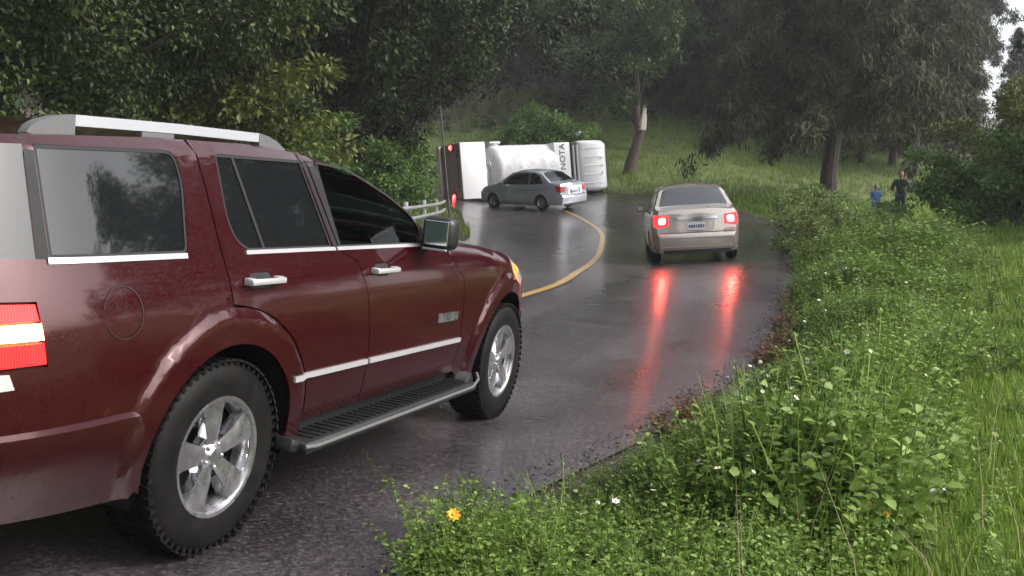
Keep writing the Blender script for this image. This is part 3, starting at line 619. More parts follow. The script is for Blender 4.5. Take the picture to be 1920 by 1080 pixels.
        MB().box((.02, .14, .011), (1.566, s * .985, 1.166), None, .004).build('signal_strip', M['railw'], mi)
        # wheel-arch liners
        for cx in AX:
            mb = MB(); prf = arc(cx, .40, .455, -15, 195, 24)
            va = [mb.bm.verts.new((p[0], s * .60, p[1])) for p in prf]; vb = [mb.bm.verts.new((p[0], s * (W(p[0], p[1]) - .016), p[1])) for p in prf]
            for i in range(24): mb.bm.faces.new((va[i], va[i + 1], vb[i + 1], vb[i]))
            mb.bm.faces.new(va); mb.build('arch_liner', M['gap'], root)
    # roof, hood, windscreen
    def top(cr, x_in=0.035):
        def g(x, t):
            w = W(x, Zt(x)); z = Zt(x) + cr(x) * (1 - abs(t) ** 2.4); return (x, t * w, z)
        return g
    cro = lambda x: ip(x, [-1.1, -.6, .5, .95, 1.4, 1.8, 2.0, 2.6, 3.3], [.022, .030, .034, .038, .05, .05, .05, .06, .02])
    roof = [(-1.01, -1), (.93, -1), (.96, 0), (.93, 1), (-1.01, 1)]
    skins.append(sk('roof', roof, top(cro), step=.06, out=(0, 0, 1)))
    skins.append(sk('hood', [(1.96, -1), (3.33, -1), (3.36, 0), (3.33, 1), (1.96, 1)], top(cro), step=.06, out=(2.6, 0, .7)))
    panel('windscreen', [(.94, -.965), (1.94, -.975), (1.95, 0), (1.94, .975), (.94, .965), (.968, 0)], top(cro), M['gglass'], root, step=.08, thick=0, off=-.006, out=(1.4, 0, .9))
    panel('cowl', [(1.90, -.99), (1.99, -.99), (1.99, .99), (1.90, .99)], top(lambda x: .04), M['black'], root, step=.08, thick=.02, off=-.012, out=(1.4, 0, .5))
    # rear face
    def rear(xx): return lambda t, z: (xx(z) - .07 * (1 - t * t), t * W(xx(z), z), z)
    tg = empty('tailgate'); tg.parent = root
    panel('tailgate_skin', [(-.985, .66), (.985, .66), (.985, 1.53), (-.985, 1.53)], rear(xr), M['maroon'], tg, [[(-.93, 1.16), (.93, 1.16), (.93, 1.49), (-.93, 1.49)]], step=.07, out=(0, 0, .9))
    panel('window', [(-.93, 1.16), (.93, 1.16), (.93, 1.49), (-.93, 1.49)], rear(xr), M['tint'], tg, step=.1, thick=0, off=-.004, out=(0, 0, .9))
    panel('rear_bumper', [(-1, .40), (1, .40), (1, .65), (-1, .65)], rear(lambda z: xr(z) - .035), M['maroon_lo'], root, step=.07, out=(0, 0, .5))
    MB().box((.6, .5, .02), (-1.24, 0, .66), None, .0).build('bumper_step', M['black'], root).scale = (.3, 1, 1)
    # front face
    def front(t, z): return (xf(z) + .10 * (1 - t * t), t * W(xf(z), z), z)
    gr_ = [(-.5, .66), (.5, .66), (.55, .92), (-.55, .92)]
    skins.append(sk('ff', [(-.99, .80), (.99, .80), (.99, .86), (.6, .99), (-.6, .99), (-.99, .86)], front, [[(-.5, .801), (.5, .801), (.55, .92), (-.55, .92)]], step=.07, out=(2.6, 0, .7)))
    panel('front_bumper', [(-1, .42), (1, .42), (1, .795), (-1, .795)], front, M['maroon_lo'], root, [[(-.5, .66), (.5, .66), (.5, .78), (-.5, .78)]], step=.07, out=(2.6, 0, .7))
    g_ = MB()
    for k in range(3): g_.box((.03, .86, .035), (3.50, 0, .70 + k * .085), None, .01)
    g_.build('grille', M['chrome'], root); MB().box((.06, .95, .34), (3.42, 0, .80)).build('grille_backing', M['gap'], root)
    # join the skins into one body mesh
    bm = bmesh.new()
    for o in skins: bm.from_mesh(o.data); bpy.data.objects.remove(o)
    bpy.data.objects.remove(body)
    me = bpy.data.meshes.new('body'); bm.to_mesh(me); bm.free(); link('body', me, M['maroon'], root)
    # floor, underbody, cabin
    MB().box((3.1, 1.16, .22), (1.42, 0, .42), None, .03).box((.5, 1.16, .22), (-.85, 0, .45), None, .03).box((.9, 1.6, .12), (1.41, 0, .46)).build('underbody', M['gap'], root)
    MB().box((4.0, 1.50, .03), (1.1, 0, .88)).box((.06, 1.45, .25), (1.85, 0, 1.0), Matrix.Rotation(.3, 4, 'Y')).build('cabin_floor', M['seat'], root)
    for y in (-.38, .38):
        MB().box((.16, .50, .50), (.98, y, 1.02), Matrix.Rotation(-.25, 4, 'Y'), .05, 3).box((.10, .26, .16), (.90, y, 1.36), Matrix.Rotation(-.15, 4, 'Y'), .04, 3).build('seat', M['seat'], root)
    MB().box((.16, 1.3, .45), (.05, 0, 1.02), Matrix.Rotation(-.25, 4, 'Y'), .05, 3).build('seat', M['seat'], root)
    MB().tube([(1.62 + .06 * math.cos(t), .38 + .18 * math.cos(t), 1.10 + .17 * math.sin(t)) for t in np.linspace(0, 2 * math.pi, 25)], .014, 6, False).build('steering_wheel', M['black'], root)
    MB().tube([(2.165, -.80, 1.15), (2.160, -.80, 1.20)], .016, 10).tube([(2.16, -.80, 1.19), (2.08, -.805, 1.36), (1.815, -.82, 1.93)], [.007, .006, .005], 6).build('antenna', M['seat2'], root)
    MB().tube([(-1.1, -.55, .36), (-.5, -.5, .36)], .035, 12).build('exhaust_pipe', M['black'], root)
    for cx, stz in ((0, 0), (2.888, .03)):
        for s in (-1, 1):
            wheel(root, cx, s, .905, .381, .236, .235, M['alloy'], 'five', stz, True)
    Mx = Matrix([[*SUVM[0], SUVT[0]], [*SUVM[1], SUVT[1]], [*SUVM[2], SUVT[2] + .015], [0, 0, 0, 1]])
    root.matrix_world = Mx
    return root
build_suv()

# ------------------------------------------------------------------ 2. small saloon cars (origin = ground under the middle of the rear axle, X forward)
def sedan(root, paint, sc=1.0, lit=True, yel_plate='', glass_side='carglass', glass_rear='carglass'):
    W0z = [.18, .30, .52, .68, .84, .93, .98, 1.5]; W0w = [.785, .825, .842, .848, .840, .822, .800, .600]
    AX = (0.0, 2.58)
    ZX = [-.93, -.86, -.60, -.42, .10, .40, .9, 1.3, 1.62, 2.30, 2.42, 2.9, 3.2, 3.40]; ZZ = [.985, 1.02, 1.045, 1.065, 1.395, 1.455, 1.485, 1.475, 1.42, 1.02, .985, .90, .80, .66]
    Zt = lambda x: ip(x, ZX, ZZ)
    def W(x, z):
        b = ip(z, W0z, W0w)
        if x < -.35: b -= .10 * ((-.35 - x) / .55) ** 2.5
        if x > 2.5: b -= .20 * ((x - 2.5) / .95) ** 2.4
        for cx in AX:
            r = math.hypot(x - cx, z - .30)
            if r < .5: b += .016 * (1 - sst(r, .36, .41))
        t = Zt(x) - z
        if t < .05: b -= .03 * (1 - max(t, 0) / .05) ** 2
        return b
    xr = lambda z: ip(z, [.18, .3, .50, .56, .60, .9, .98, 1.03], [-.90, -.955, -.985, -.975, -.93, -.905, -.90, -.87])
    xf = lambda z: ip(z, [.2, .45, .6, .7], [3.38, 3.43, 3.42, 3.34])
    skins = []; P_ = M[paint]
    wA = roundc([(-.10, 1.02), (.62, .985), (.62, 1.40), (.42, 1.41), (.18, 1.34)], .03, 3)
    wB = roundc([(.70, .985), (2.02, .975), (1.93, 1.10), (1.62, 1.31), (1.3, 1.405), (.70, 1.415)], .03, 3)
    ring = []
    for cx in AX:
        for r in (.365, .385, .405, .42): ring += arc(cx, .30, r, -20, 200, 30)
    tl = [(-.70, .955), (xr(.96) - .01, .93), (xr(.72) - .01, .70), (-.80, .72)]
    for s in (-1, 1):
        f = lambda x, z, s=s: (x, s * W(x, z), z)
        o = [(xr(z), z) for z in (.22, .40, .5, .56, .60, .8, .95, .985)] + topline(Zt, -.86, 3.30, 60) + [(3.36, .68), (xf(.6), .6), (xf(.45), .45), (xf(.22), .22)] + arc(AX[1], .30, .345, -12, 192, 26) + [(1.3, .18)] + arc(AX[0], .30, .345, -12, 192, 26)
        skins.append(panel('s', o, f, P_, None, [wA, wB, tl], .06, .015, out=(1.2, 0, .7), extra=ring))
        panel('window', wA, f, M[glass_side], root, step=.1, thick=0, off=-.006, out=(1.2, 0, .7)); panel('window', wB, f, M[glass_side], root, step=.1, thick=0, off=-.006, out=(1.2, 0, .7))
        for xs_ in ([(.64, 1.42), (.68, 1.42), (.68, .975), (.64, .975)],): panel('pillar_trim', xs_, f, M['black'], root, step=.1, thick=0, off=.002, out=(1.2, 0, .7))
        for ln in ([(.66, .97), (.66, .30)], [(1.72, .975), (1.86, .75), (1.86, .30)], [(-.10, 1.0), (.05, .78), (.30, .52), (.36, .30)]):
            for (a, b_) in zip(ln[:-1], ln[1:]): panel('door_seam', [(a[0] - .004, a[1]), (a[0] + .004, a[1]), (b_[0] + .004, b_[1]), (b_[0] - .004, b_[1])], f, M['gap'], root, step=.1, thick=0, off=.003, out=(1.2, 0, .7))
        for hx in (.22, 1.02): MB().box((.17, .02, .028), (hx, s * (W(hx, .88) + .022), .885), None, .008).build('door_handle', P_, root)
        la = empty('tail_lamp'); la.parent = root
        panel('lens', tl, f, M['redhot' if (lit and False) else ('redlens' if lit else 'reddim')], la, step=.05, thick=.01, off=-.002, out=(0, 0, .7))
        rt = lambda t, z: (xr(z) - .07 * (1 - t * t) - .012, t * W(xr(z), z), z)
        a, b_ = (s * .985, s * .70)
        panel('lens', [(a, .93), (b_ + s * .02, .915), (b_, .74), (a, .70)], rt, M['redlens' if lit else 'reddim'], la, step=.05, thick=.015, off=.004, out=(0, 0, .7))
        if lit:
            panel('bulb', roundc([(s * .955, .895), (s * .765, .885), (s * .775, .765), (s * .955, .755)], .07), rt, M['redhot'], la, step=.05, thick=.004, off=.010, out=(0, 0, .7))
            panel('bulb_core', roundc([(s * .925, .875), (s * .815, .87), (s * .82, .805), (s * .925, .80)], .05), rt, M['core'], la, step=.05, thick=.004, off=.016, out=(0, 0, .7))
        panel('reflector', [(s * .97, .595), (s * .70, .60), (s * .74, .655), (s * .97, .66)], lambda t, z: (xr(.6) - .055 - .07 * (1 - t * t) - .0, t * W(-.93, z), z), M['clearlens'], root, step=.06, thick=.01, out=(0, 0, .7))
        panel('headlight', [(3.05, .78), (3.32, .70), (3.33, .58), (3.12, .60)], f, M['clearlens'], root, step=.05, thick=.006, off=.004, out=(2.5, 0, .6))
        mi = empty('mirror'); mi.parent = root
        MB().box((.10, .17, .12), (1.95, s * .93, 1.03), None, .035, 3).box((.05, .10, .03), (1.96, s * .83, .985), None, .01).build('housing', P_ if not lit else M['black'], mi)
        MB().box((.006, .13, .09), (1.897, s * .935, 1.035), None, .002, 1).build('mirror_glass', M['chrome'], mi)
    cro = lambda x: ip(x, [-1, -.4, .1, .5, 1.3, 1.6, 2.3, 3.3], [.035, .04, .06, .06, .06, .06, .05, .04])
    top = lambda x, t: (x, t * W(x, Zt(x)), Zt(x) + cro(x) * (1 - abs(t) ** 2.4))
    rw = roundc([(-.40, -.90), (.09, -.90), (.12, 0), (.09, .90), (-.40, .90), (-.425, 0)], [.05, .05, 0, .05, .05, 0]); ws = [(1.63, -.93), (2.32, -.95), (2.36, 0), (2.32, .95), (1.63, .93), (1.60, 0)]
    skins.append(panel('t', [(-.875, -1), (3.33, -1), (3.36, 0), (3.33, 1), (-.875, 1), (-.885, 0)], top, P_, None, [rw, ws], .08, .015, out=(1.2, 0, .6)))
    panel('rear_window', rw, top, M[glass_rear], root, step=.1, thick=0, off=-.006, out=(0, 0, .6)); panel('windscreen', ws, top, M[glass_side], root, step=.1, thick=0, off=-.006, out=(1.8, 0, .6))
    rear = lambda t, z: (xr(z) - .07 * (1 - t * t), t * W(xr(z), z), z)
    rec = roundc([(-.42, .62), (.42, .62), (.46, .84), (-.46, .84)], .04)
    skins.append(panel('r', [(-1, .60), (1, .60), (1, 1.0), (.5, 1.035), (-.5, 1.035), (-1, 1.0)], rear, P_, None, [rec], .06, .02, out=(0, 0, .7)))
    panel('plate_recess', rec, lambda t, z: (rear(t, z)[0] + .03, *rear(t, z)[1:]), P_, root, step=.1, thick=0, out=(0, 0, .7))
    panel('rear_bumper', [(-.995, .22), (.995, .22), (1, .585), (-1, .585)], lambda t, z: (rear(t, z)[0] - .02, *rear(t, z)[1:]), P_, root, step=.06, thick=.03, out=(0, 0, .4))
    for zz, dd in ((.515, .006), (.335, .006)): panel('bumper_crease', [(-.93, zz - .007), (.93, zz - .007), (.93, zz + .007), (-.93, zz + .007)], lambda t, z: (rear(t, z)[0] - .022, *rear(t, z)[1:]), M['railw'], root, step=.08, thick=.004, off=dd, out=(0, 0, .4))
    panel('bumper_valance', [(-.9, .20), (.9, .20), (.9, .275), (-.9, .275)], lambda t, z: (rear(t, .3)[0] + .0, rear(t, z)[1], z), M['black'], root, step=.1, thick=.01, off=.012, out=(0, 0, .4))
    panel('trunk_moulding', roundc([(-.56, .842), (.56, .842), (.53, .885), (-.53, .885)], .01), rear, M['chrome'], root, step=.06, thick=.012, off=.016, out=(0, 0, .7))
    pl = MB().box((.008, .34, .15), (-1.0, 0, .715), None, .01, 1).build('number_plate', M['plate'], root)
    mb = MB()
    for k, w_ in enumerate((.018, .03, .03, .018, .03, .03, .03)): mb.box((.004, w_, .06), (-1.006, -.13 + k * .043, .71), None)
    mb.build('plate_characters', M['ink'], pl)
    skins.append(panel('f', [(-1, .24), (1, .24), (1, .66), (-1, .66)], lambda t, z: (xf(z) + .12 * (1 - t * t), t * W(xf(z), z), z), P_, None, [[(-.5, .50), (.5, .50), (.5, .62), (-.5, .62)]], .08, .02, out=(2.6, 0, .5)))
    MB().box((.05, .9, .3), (3.35, 0, .5)).build('grille', M['black'], root)
    bm = bmesh.new()
    for o in skins: bm.from_mesh(o.data); bpy.data.objects.remove(o)
    me = bpy.data.meshes.new('body'); bm.to_mesh(me); bm.free(); link('body', me, P_, root)
    MB().box((2.1, 1.5, .16), (1.29, 0, .27)).box((1.0, 1.15, .2), (2.7, 0, .35)).box((1.15, 1.1, .2), (-.28, 0, .36)).box((.1, 1.4, .1), (-.86, 0, .30)).build('underbody', M['gap'], root)
    MB().box((2.9, 1.35, .03), (.9, 0, .80)).box((.5, 1.3, .02), (-.22, 0, 1.0)).build('cabin_floor', M['seat'], root)
    for y in (-.34, .34): MB().box((.14, .46, .5), (1.05, y, .98), Matrix.Rotation(-.25, 4, 'Y'), .04, 2).box((.09, .24, .14), (.97, y, 1.28), None, .03, 2).build('seat', M['seat'], root)
    MB().box((.14, 1.2, .36), (.12, 0, 1.0), Matrix.Rotation(-.3, 4, 'Y'), .04, 2).build('seat', M['seat'], root)
    for cx in AX:
        for s in (-1, 1):
            mb = MB(); prf = arc(cx, .30, .35, -15, 195, 18); va = [mb.bm.verts.new((p[0], s * .58, p[1])) for p in prf]; vb = [mb.bm.verts.new((p[0], s * (W(p[0], p[1]) - .014), p[1])) for p in prf]
            for i in range(18): mb.bm.faces.new((va[i], va[i + 1], vb[i + 1], vb[i]))
            mb.bm.faces.new(va); mb.build('arch_liner', M['gap'], root)
            wheel(root, cx, s, .825, .305, .19, .18, M['alloy'], 'seven')
    return root
def frame_from(p_rear, fwd, left, lift=.02):
    X = Vector(fwd).normalized(); Y = Vector(left); Z = X.cross(Y).normalized(); Y = Z.cross(X).normalized()
    m = Matrix.Identity(4)
    for i in range(3): m[i][0], m[i][1], m[i][2], m[i][3] = X[i], Y[i], Z[i], p_rear[i] + Z[i] * lift
    return m
def on_ground(x, y, az, wb, tr=.75, lift=.02):
    """matrix of a car whose rear axle stands at x,y, heading az (clockwise from +Y), all wheels on the land"""
    d = Vector((math.sin(az), math.cos(az), 0)); l = Vector((-d.y, d.x, 0))
    g_ = lambda a, b: Vector((x + d.x * a + l.x * b, y + d.y * a + l.y * b, H(x + d.x * a + l.x * b, y + d.y * a + l.y * b)))
    r_, l_, f_ = g_(0, -tr), g_(0, tr), g_(wb, 0)
    c = (r_ + l_) / 2; return frame_from(c, f_ - c, l_ - r_, lift)
c1 = sedan(empty('saloon_car', 'pale champagne saloon with glowing brake lights, seen from behind in the right lane', 'car'), 'champ')
c1.matrix_world = on_ground(3.60, 19.5, rad(5.5), 2.58)
c2 = sedan(empty('saloon_car', 'dark grey saloon standing across the road in front of the overturned tank truck', 'car'), 'greyp', lit=False, glass_side='cglass', glass_rear='cglass')
c2.matrix_world = on_ground(1.52, 34.4, rad(-46), 2.58) @ Matrix.Scale(.90, 4)

# ------------------------------------------------------------------ 3. the overturned tank truck (built upright: X forward, Z up, then laid on its right side)
def tanker():
    root = empty('tank_truck', 'white gas tank truck lying on its side across the road, rear lamps lit', 'truck')
    Wd = 1.02
    cabx = 4.6
    # cab: cross-sections along X, rounded front
    secs = [(cabx, 1.00, .55, 2.10), (cabx + .1, 1.02, .50, 2.22), (cabx + .8, 1.02, .50, 2.26), (cabx + 1.15, 1.00, .50, 2.20), (cabx + 1.42, .94, .52, 1.98), (cabx + 1.55, .86, .56, 1.55), (cabx + 1.60, .80, .62, 1.1), (cabx + 1.58, .76, .66, .8)]
    mb = MB(); rings = []
    for (x, w, z0, z1) in secs:
        r_ = .16; ring = []
        for (cy, cz, a0) in ((w - r_, z1 - r_, 0), (-(w - r_), z1 - r_, 90), (-(w - r_ * .6), z0 + r_ * .6, 180), (w - r_ * .6, z0 + r_ * .6, 270)):
            rr_ = r_ if a0 < 180 else r_ * .6
            for k in range(5): t = rad(a0 + 90 * k / 4); ring.append(mb.bm.verts.new((x, cy + rr_ * math.cos(t), cz + rr_ * math.sin(t))))
        rings.append(ring)
    for i in range(len(rings) - 1):
        n = len(rings[0])
        for k in range(n): mb.bm.faces.new((rings[i][k], rings[i][(k + 1) % n], rings[i + 1][(k + 1) % n], rings[i + 1][k]))
    mb.bm.faces.new(rings[0][::-1]); mb.bm.faces.new(rings[-1])
    cab = mb.build('cab', M['white'], root, True, 50)
    for yy in (-.7, -.35, 0, .35, .7): MB().box((.95, .03, .012), (cabx + .58, yy, 2.262), None, .004, 1).build('roof_rib', M['white'], cab)
    for k in range(3): MB().box((.05, .12, .05), (cabx + 1.02, -.3 + .3 * k, 2.275), None, .015).build('marker_lamp', M['white'], cab)
    MB().box((.7, .012, .55), (cabx + .75, 1.018, 1.68), None, .02, 1).build('window', M['carglass'], cab)
    MB().box((.7, .012, .55), (cabx + .75, -1.018, 1.68), None, .02, 1).build('window', M['carglass'], cab)
    MB().box((.02, 1.6, .65), (cabx + 1.52, 0, 1.72), Matrix.Rotation(-.3, 4, 'Y'), .01, 1).build('windscreen', M['carglass'], cab)
    for s in (-1, 1): MB().box((.04, .26, .16), (cabx + 1.60, s * .6, .82), None, .02).build('headlight', M['clearlens'], cab)
    # tall mirror on the upper (left) side
    mr_ = empty('mirror'); mr_.parent = root
    MB().tube([(cabx + .30, 1.0, 1.9), (cabx + .30, 1.24, 1.95), (cabx + .30, 1.30, 1.9)], .02, 8).box((.10, .15, .30), (cabx + .30, 1.30, 1.78), None, .03).build('housing', M['black'], mr_)
    MB().box((.012, .13, .26), (cabx + .245, 1.33, 1.80), None, .003, 1).box((.11, .05, .12), (cabx + .30, 1.385, 1.84), None, .015).build('mirror_glass', M['railw'], mr_)
    # gap behind the cab, dark stack and bulkhead with lettering
    MB().box((.30, 1.92, 1.75), (cabx - .17, 0, 1.22), None, .03).build('bulkhead', M['seat'], root)
    MB().tube([(cabx - .10, -.85, 2.14), (cabx - .10, .85, 2.14)], .05, 8).tube([(cabx - .24, -.85, 2.10), (cabx - .24, .85, 2.10)], .045, 8).build('cross_pipe', M['galv'], root)
    bx_ = MB().box((.78, 1.95, 1.75), (cabx - .74, 0, 1.18), None, .05, 3).build('equipment_locker', M['white'], root)
    # lettering across the locker's top, reading along the truck's width
    text_mesh('lettering', 'NOTA', .37, .006, M['ink'], bx_, Matrix.Translation((cabx - .74, .40, 2.064)) @ Matrix.Rotation(math.pi / 2, 4, 'Z') @ Matrix.Scale(1.0, 4, (1, 0, 0)))
    for k in range(4): MB().box((.5, .03, .02), (cabx - .74, -.62 - .09 * k, 2.062), None, .004, 1).build('louvre', M['galv'], bx_)
    # tank
    R_ = .99; prof = [(.0001, -.0)] + [(R_ * math.sin(rad(a)), .42 * (1 - math.cos(rad(a)))) for a in (20, 40, 55, 70, 80, 90)] + [(R_, 1.2), (R_ + .008, 1.22), (R_ + .008, 1.26), (R_, 1.28), (R_, 2.3), (R_ + .008, 2.32), (R_ + .008, 2.36), (R_, 2.38)] + [(R_ * math.sin(rad(a)), 3.3 - .42 * (1 - math.cos(rad(a)))) for a in (90, 80, 70, 55, 40, 20)] + [(.0001, 3.3)]
    tk = MB().lathe(prof, 48, 'X', (.62, 0, 1.24)).build('tank', M['tankw'], root, True, 40)
    MB().box((.5, .10, .34), (1.15, R_ + .09, 1.32), None, .04).tube([(1.15, R_ - .1, 1.3), (1.15, R_ + .12, 1.3)], .2, 20).build('manway', M['galv'], tk)
    for x_, z_ in ((1.9, .25), (2.6, .25)): MB().box((.14, .07, .05), (x_, -.15, 1.22 + R_ + .01), None, .01).build('lifting_lug', M['galv'], tk)
    MB().lathe([(.30, .0), (.33, .02), (.33, .05), (.0001, .06)], 24, 'X', (.66, .15, 1.5)).box((.2, .5, .3), (.62, -.15, 1.55), None, .03).tube([(.60, .3, 1.8), (.50, .3, 1.5), (.5, -.2, 1.4)], .04, 8).tube([(.60, -.4, 1.7), (.52, -.3, 1.3)], .03, 8).ball(.05, (.52, .1, 1.75)).build('valve_cluster', M['galv'], tk)
    # rear cabinet: white top face towards us, grey tail face
    rcx = -.25
    rc = MB().box((1.05, 2.12, .06), (rcx, 0, 2.17), None, .01).box((1.0, .06, 1.5), (rcx, 1.03, 1.40), None, .01).box((1.0, .06, 1.5), (rcx, -1.03, 1.40), None, .01).box((.95, 2.0, .9), (rcx, 0, 1.0), None, .02).build('rear_cabinet', M['white'], root)
    tf = MB().box((.04, 2.10, 1.55), (rcx - .52, 0, 1.42), None, .01).build('tail_panel', mat('dull_grey_panel', (.48, .45, .44), .5), root)
    text_mesh('tail_lettering', 'PELIGRO', .26, .005, M['ink'], tf, Matrix.Translation((rcx - .545, .30, 1.95)) @ Matrix(((0, 0, -1, 0), (-1, 0, 0, 0), (0, 1, 0, 0), (0, 0, 0, 1))))
    text_mesh('tail_lettering', 'GAS', .30, .005, M['ink'], tf, Matrix.Translation((rcx - .545, -.50, 1.93)) @ Matrix(((0, 0, -1, 0), (-1, 0, 0, 0), (0, 1, 0, 0), (0, 0, 0, 1))))
    for s in (1, -1):
        la = empty('tail_lamp'); la.parent = root
        MB().lathe([(.0001, -.03), (.09, -.02), (.11, .0), (.11, .05)], 20, 'X', (rcx - .58, s * .93, 1.52)).build('lens', M['redlow'], la)
        MB().lathe([(.0001, -.012), (.045, .0)], 12, 'X', (rcx - .615, s * .93, 1.52)).build('bulb', M['redhot'], la)
        MB().box((.10, .32, .36), (rcx - .52, s * .93, 1.52), None, .03).build('housing', mat('lamp_box', (.16, .03, .03), .5), la)
    MB().box((.16, 2.1, .22), (rcx - .55, 0, .55), None, .03).build('rear_bumper', M['galv'], root)
    # chassis and wheels
    MB().box((6.2, .10, .22), (2.4, .42, .62)).box((6.2, .10, .22), (2.4, -.42, .62)).build('chassis', M['black'], root)
    for s in (-1, 1): MB().box((1.5, .04, .35), (.55, s * 1.02, .62), None, .02).build('mudguard', M['black'], root)
    for x_, s in ((.7, 1), (.7, -1), (4.95, 1), (4.95, -1)): wheel(root, x_, s, 1.0, .42, .25, .30, M['galv'], 'seven')
    return root
tk = tanker()
# lay it down: truck's left points up, its roof points towards the camera
b0 = PX(872, 373, 37.6); b0z = H(b0[0], b0[1])
b1 = PX(1140, 362, 41.2)
dx = Vector((b1[0] - b0[0], b1[1] - b0[1], H(b1[0], b1[1]) - b0z)).normalized()
up = Vector((-.09, 0, 1)); up = (up - dx * up.dot(dx)).normalized(); tz = dx.cross(up)      # Z = X x Y
org = Vector((b0[0], b0[1], b0z)) + up * 1.16 - tz * 2.2 + dx * .78
m = Matrix.Identity(4)
for i in range(3): m[i][0], m[i][1], m[i][2], m[i][3] = dx[i] * 1.04, up[i] * 1.02, tz[i], org[i]
tk.matrix_world = m

# ------------------------------------------------------------------ 4. people at the wood's edge
def person(label, x, y, hgt, az, top_m, leg_m, pose, hood=False):
    root = empty('person', label, 'person'); k = hgt / 1.75
    J = dict(pelvis=(0, 0, .95), chest=(0, .0, 1.28), neck=(0, 0, 1.48), headb=(0, .01, 1.56),
             shl=(.19, 0, 1.43), ell=(.26, -.02, 1.15), wrl=(.24, .10, .92), shr=(-.19, 0, 1.43), elr=(-.27, -.02, 1.15), wrr=(-.25, .08, .91),
             hpl=(.10, 0, .92), knl=(.12, .03, .50), anl=(.13, -.01, .08), hpr=(-.10, 0, .92), knr=(-.11, .02, .50), anr=(-.13, 0, .08), tol=(.15, .15, .035), tor=(-.15, .16, .035))
    J.update(pose)
    order = list(J); R0 = dict(pelvis=.14, chest=.15, neck=.06, headb=.06, shl=.07, ell=.048, wrl=.03, shr=.07, elr=.048, wrr=.03, hpl=.10, knl=.062, anl=.042, hpr=.10, knr=.062, anr=.042, tol=.035, tor=.035)
    ed = [('pelvis', 'chest'), ('chest', 'neck'), ('neck', 'headb'), ('chest', 'shl'), ('shl', 'ell'), ('ell', 'wrl'), ('chest', 'shr'), ('shr', 'elr'), ('elr', 'wrr'), ('pelvis', 'hpl'), ('hpl', 'knl'), ('knl', 'anl'), ('anl', 'tol'), ('pelvis', 'hpr'), ('hpr', 'knr'), ('knr', 'anr'), ('anr', 'tor')]
    def skin(name, names, edges, m, grow=0.0, extra=None, par=root, ex_r=None, sub=2):
        V = [Vector(J[n]) * k for n in names] + [Vector(v) * k for v in (extra or {}).values()]; nm = names + list((extra or {}).keys())
        me = bpy.data.meshes.new(name); me.from_pydata(V, [(nm.index(a), nm.index(b)) for a, b in edges], []); me.update()
        o = bpy.data.objects.new(name, me); COL.objects.link(o); md = o.modifiers.new('s', 'SKIN'); md.use_smooth_shade = True
        for i, n in enumerate(nm):
            r_ = ((ex_r or {}).get(n) or R0[n]) + grow; me.skin_vertices[0].data[i].radius = (r_ * k, r_ * k)
        me.skin_vertices[0].data[0].use_root = True
        o.modifiers.new('u', 'SUBSURF').levels = sub
        dg = bpy.context.evaluated_depsgraph_get(); m2 = bpy.data.meshes.new_from_object(o.evaluated_get(dg)); bpy.data.objects.remove(o); m2.name = name
        return link(name, m2, m, par)
    # body with five fingers on each hand
    ex = {}; exr = {}; exe = []
    for s, wr, el in ((1, 'wrl', 'ell'), (-1, 'wrr', 'elr')):
        w = Vector(J[wr]); d = (w - Vector(J[el])).normalized(); sd_ = d.cross(Vector((0, 1, 0))).normalized(); t = 'l' if s > 0 else 'r'
        ex['pm' + t] = tuple(w + d * .06); exr['pm' + t] = .028; exe.append((wr, 'pm' + t))
        for q, (off, ln) in enumerate(((-.027, .062), (-.009, .075), (.009, .070), (.027, .055))):
            a = w + d * .10 + sd_ * off; ex[f'k{q}{t}'] = tuple(a); exr[f'k{q}{t}'] = .009; exe.append(('pm' + t, f'k{q}{t}'))
            ex[f't{q}{t}'] = tuple(a + d * ln * .8 + Vector((0, ln * .4, 0))); exr[f't{q}{t}'] = .007; exe.append((f'k{q}{t}', f't{q}{t}'))
        ex['th' + t] = tuple(w + d * .07 - sd_ * .05 + Vector((0, .03, 0))); exr['th' + t] = .009; exe.append(('pm' + t, 'th' + t))
    body = skin('body', order, ed + exe, M['skin'], -.008, ex, root, exr)
    skin('jacket', ['pelvis', 'chest', 'neck', 'shl', 'ell', 'wrl', 'shr', 'elr', 'wrr'], [e for e in ed if set(e) <= {'pelvis', 'chest', 'neck', 'shl', 'ell', 'wrl', 'shr', 'elr', 'wrr'}], top_m, .014)
    skin('trousers', ['pelvis', 'hpl', 'knl', 'anl', 'hpr', 'knr', 'anr'], [e for e in ed if set(e) <= {'pelvis', 'hpl', 'knl', 'anl', 'hpr', 'knr', 'anr'}], leg_m, .012)
    hb = Vector(J['headb']) * k
    # head: one shaped ball with nose, brow, chin and ears, joined to the body mesh
    mb = MB(); mb.ball(.105 * k, hb + Vector((0, .015, .10)) * k, (.80, .95, 1.12), 20, 14).ball(.018 * k, hb + Vector((0, .115, .085)) * k, (.8, 1, 1.5), 8, 6).ball(.05 * k, hb + Vector((0, .055, .02)) * k, (.9, 1, .8), 10, 8)
    for s in (-1, 1): mb.ball(.024 * k, hb + Vector((s * .085, .01, .09)) * k, (.4, .8, 1.3), 8, 6)
    tmp = mb.build('h', M['skin'], None); bm = bmesh.new(); bm.from_mesh(body.data); bm.from_mesh(tmp.data); bm.to_mesh(body.data); bm.free(); bpy.data.objects.remove(tmp)
    e_ = MB()
    for s in (-1, 1): e_.ball(.011 * k, hb + Vector((s * .033, .098, .105)) * k, (1, .6, .7), 8, 6)
    e_.box((.045 * k, .012 * k, .010 * k), hb + Vector((0, .103, .042)) * k).build('face_details', M['hair'], root)
    MB().ball(.114 * k, hb + Vector((0, -.010, .125)) * k, (.82, .93, 1.0), 16, 10).build('hair', M['hair'], root)
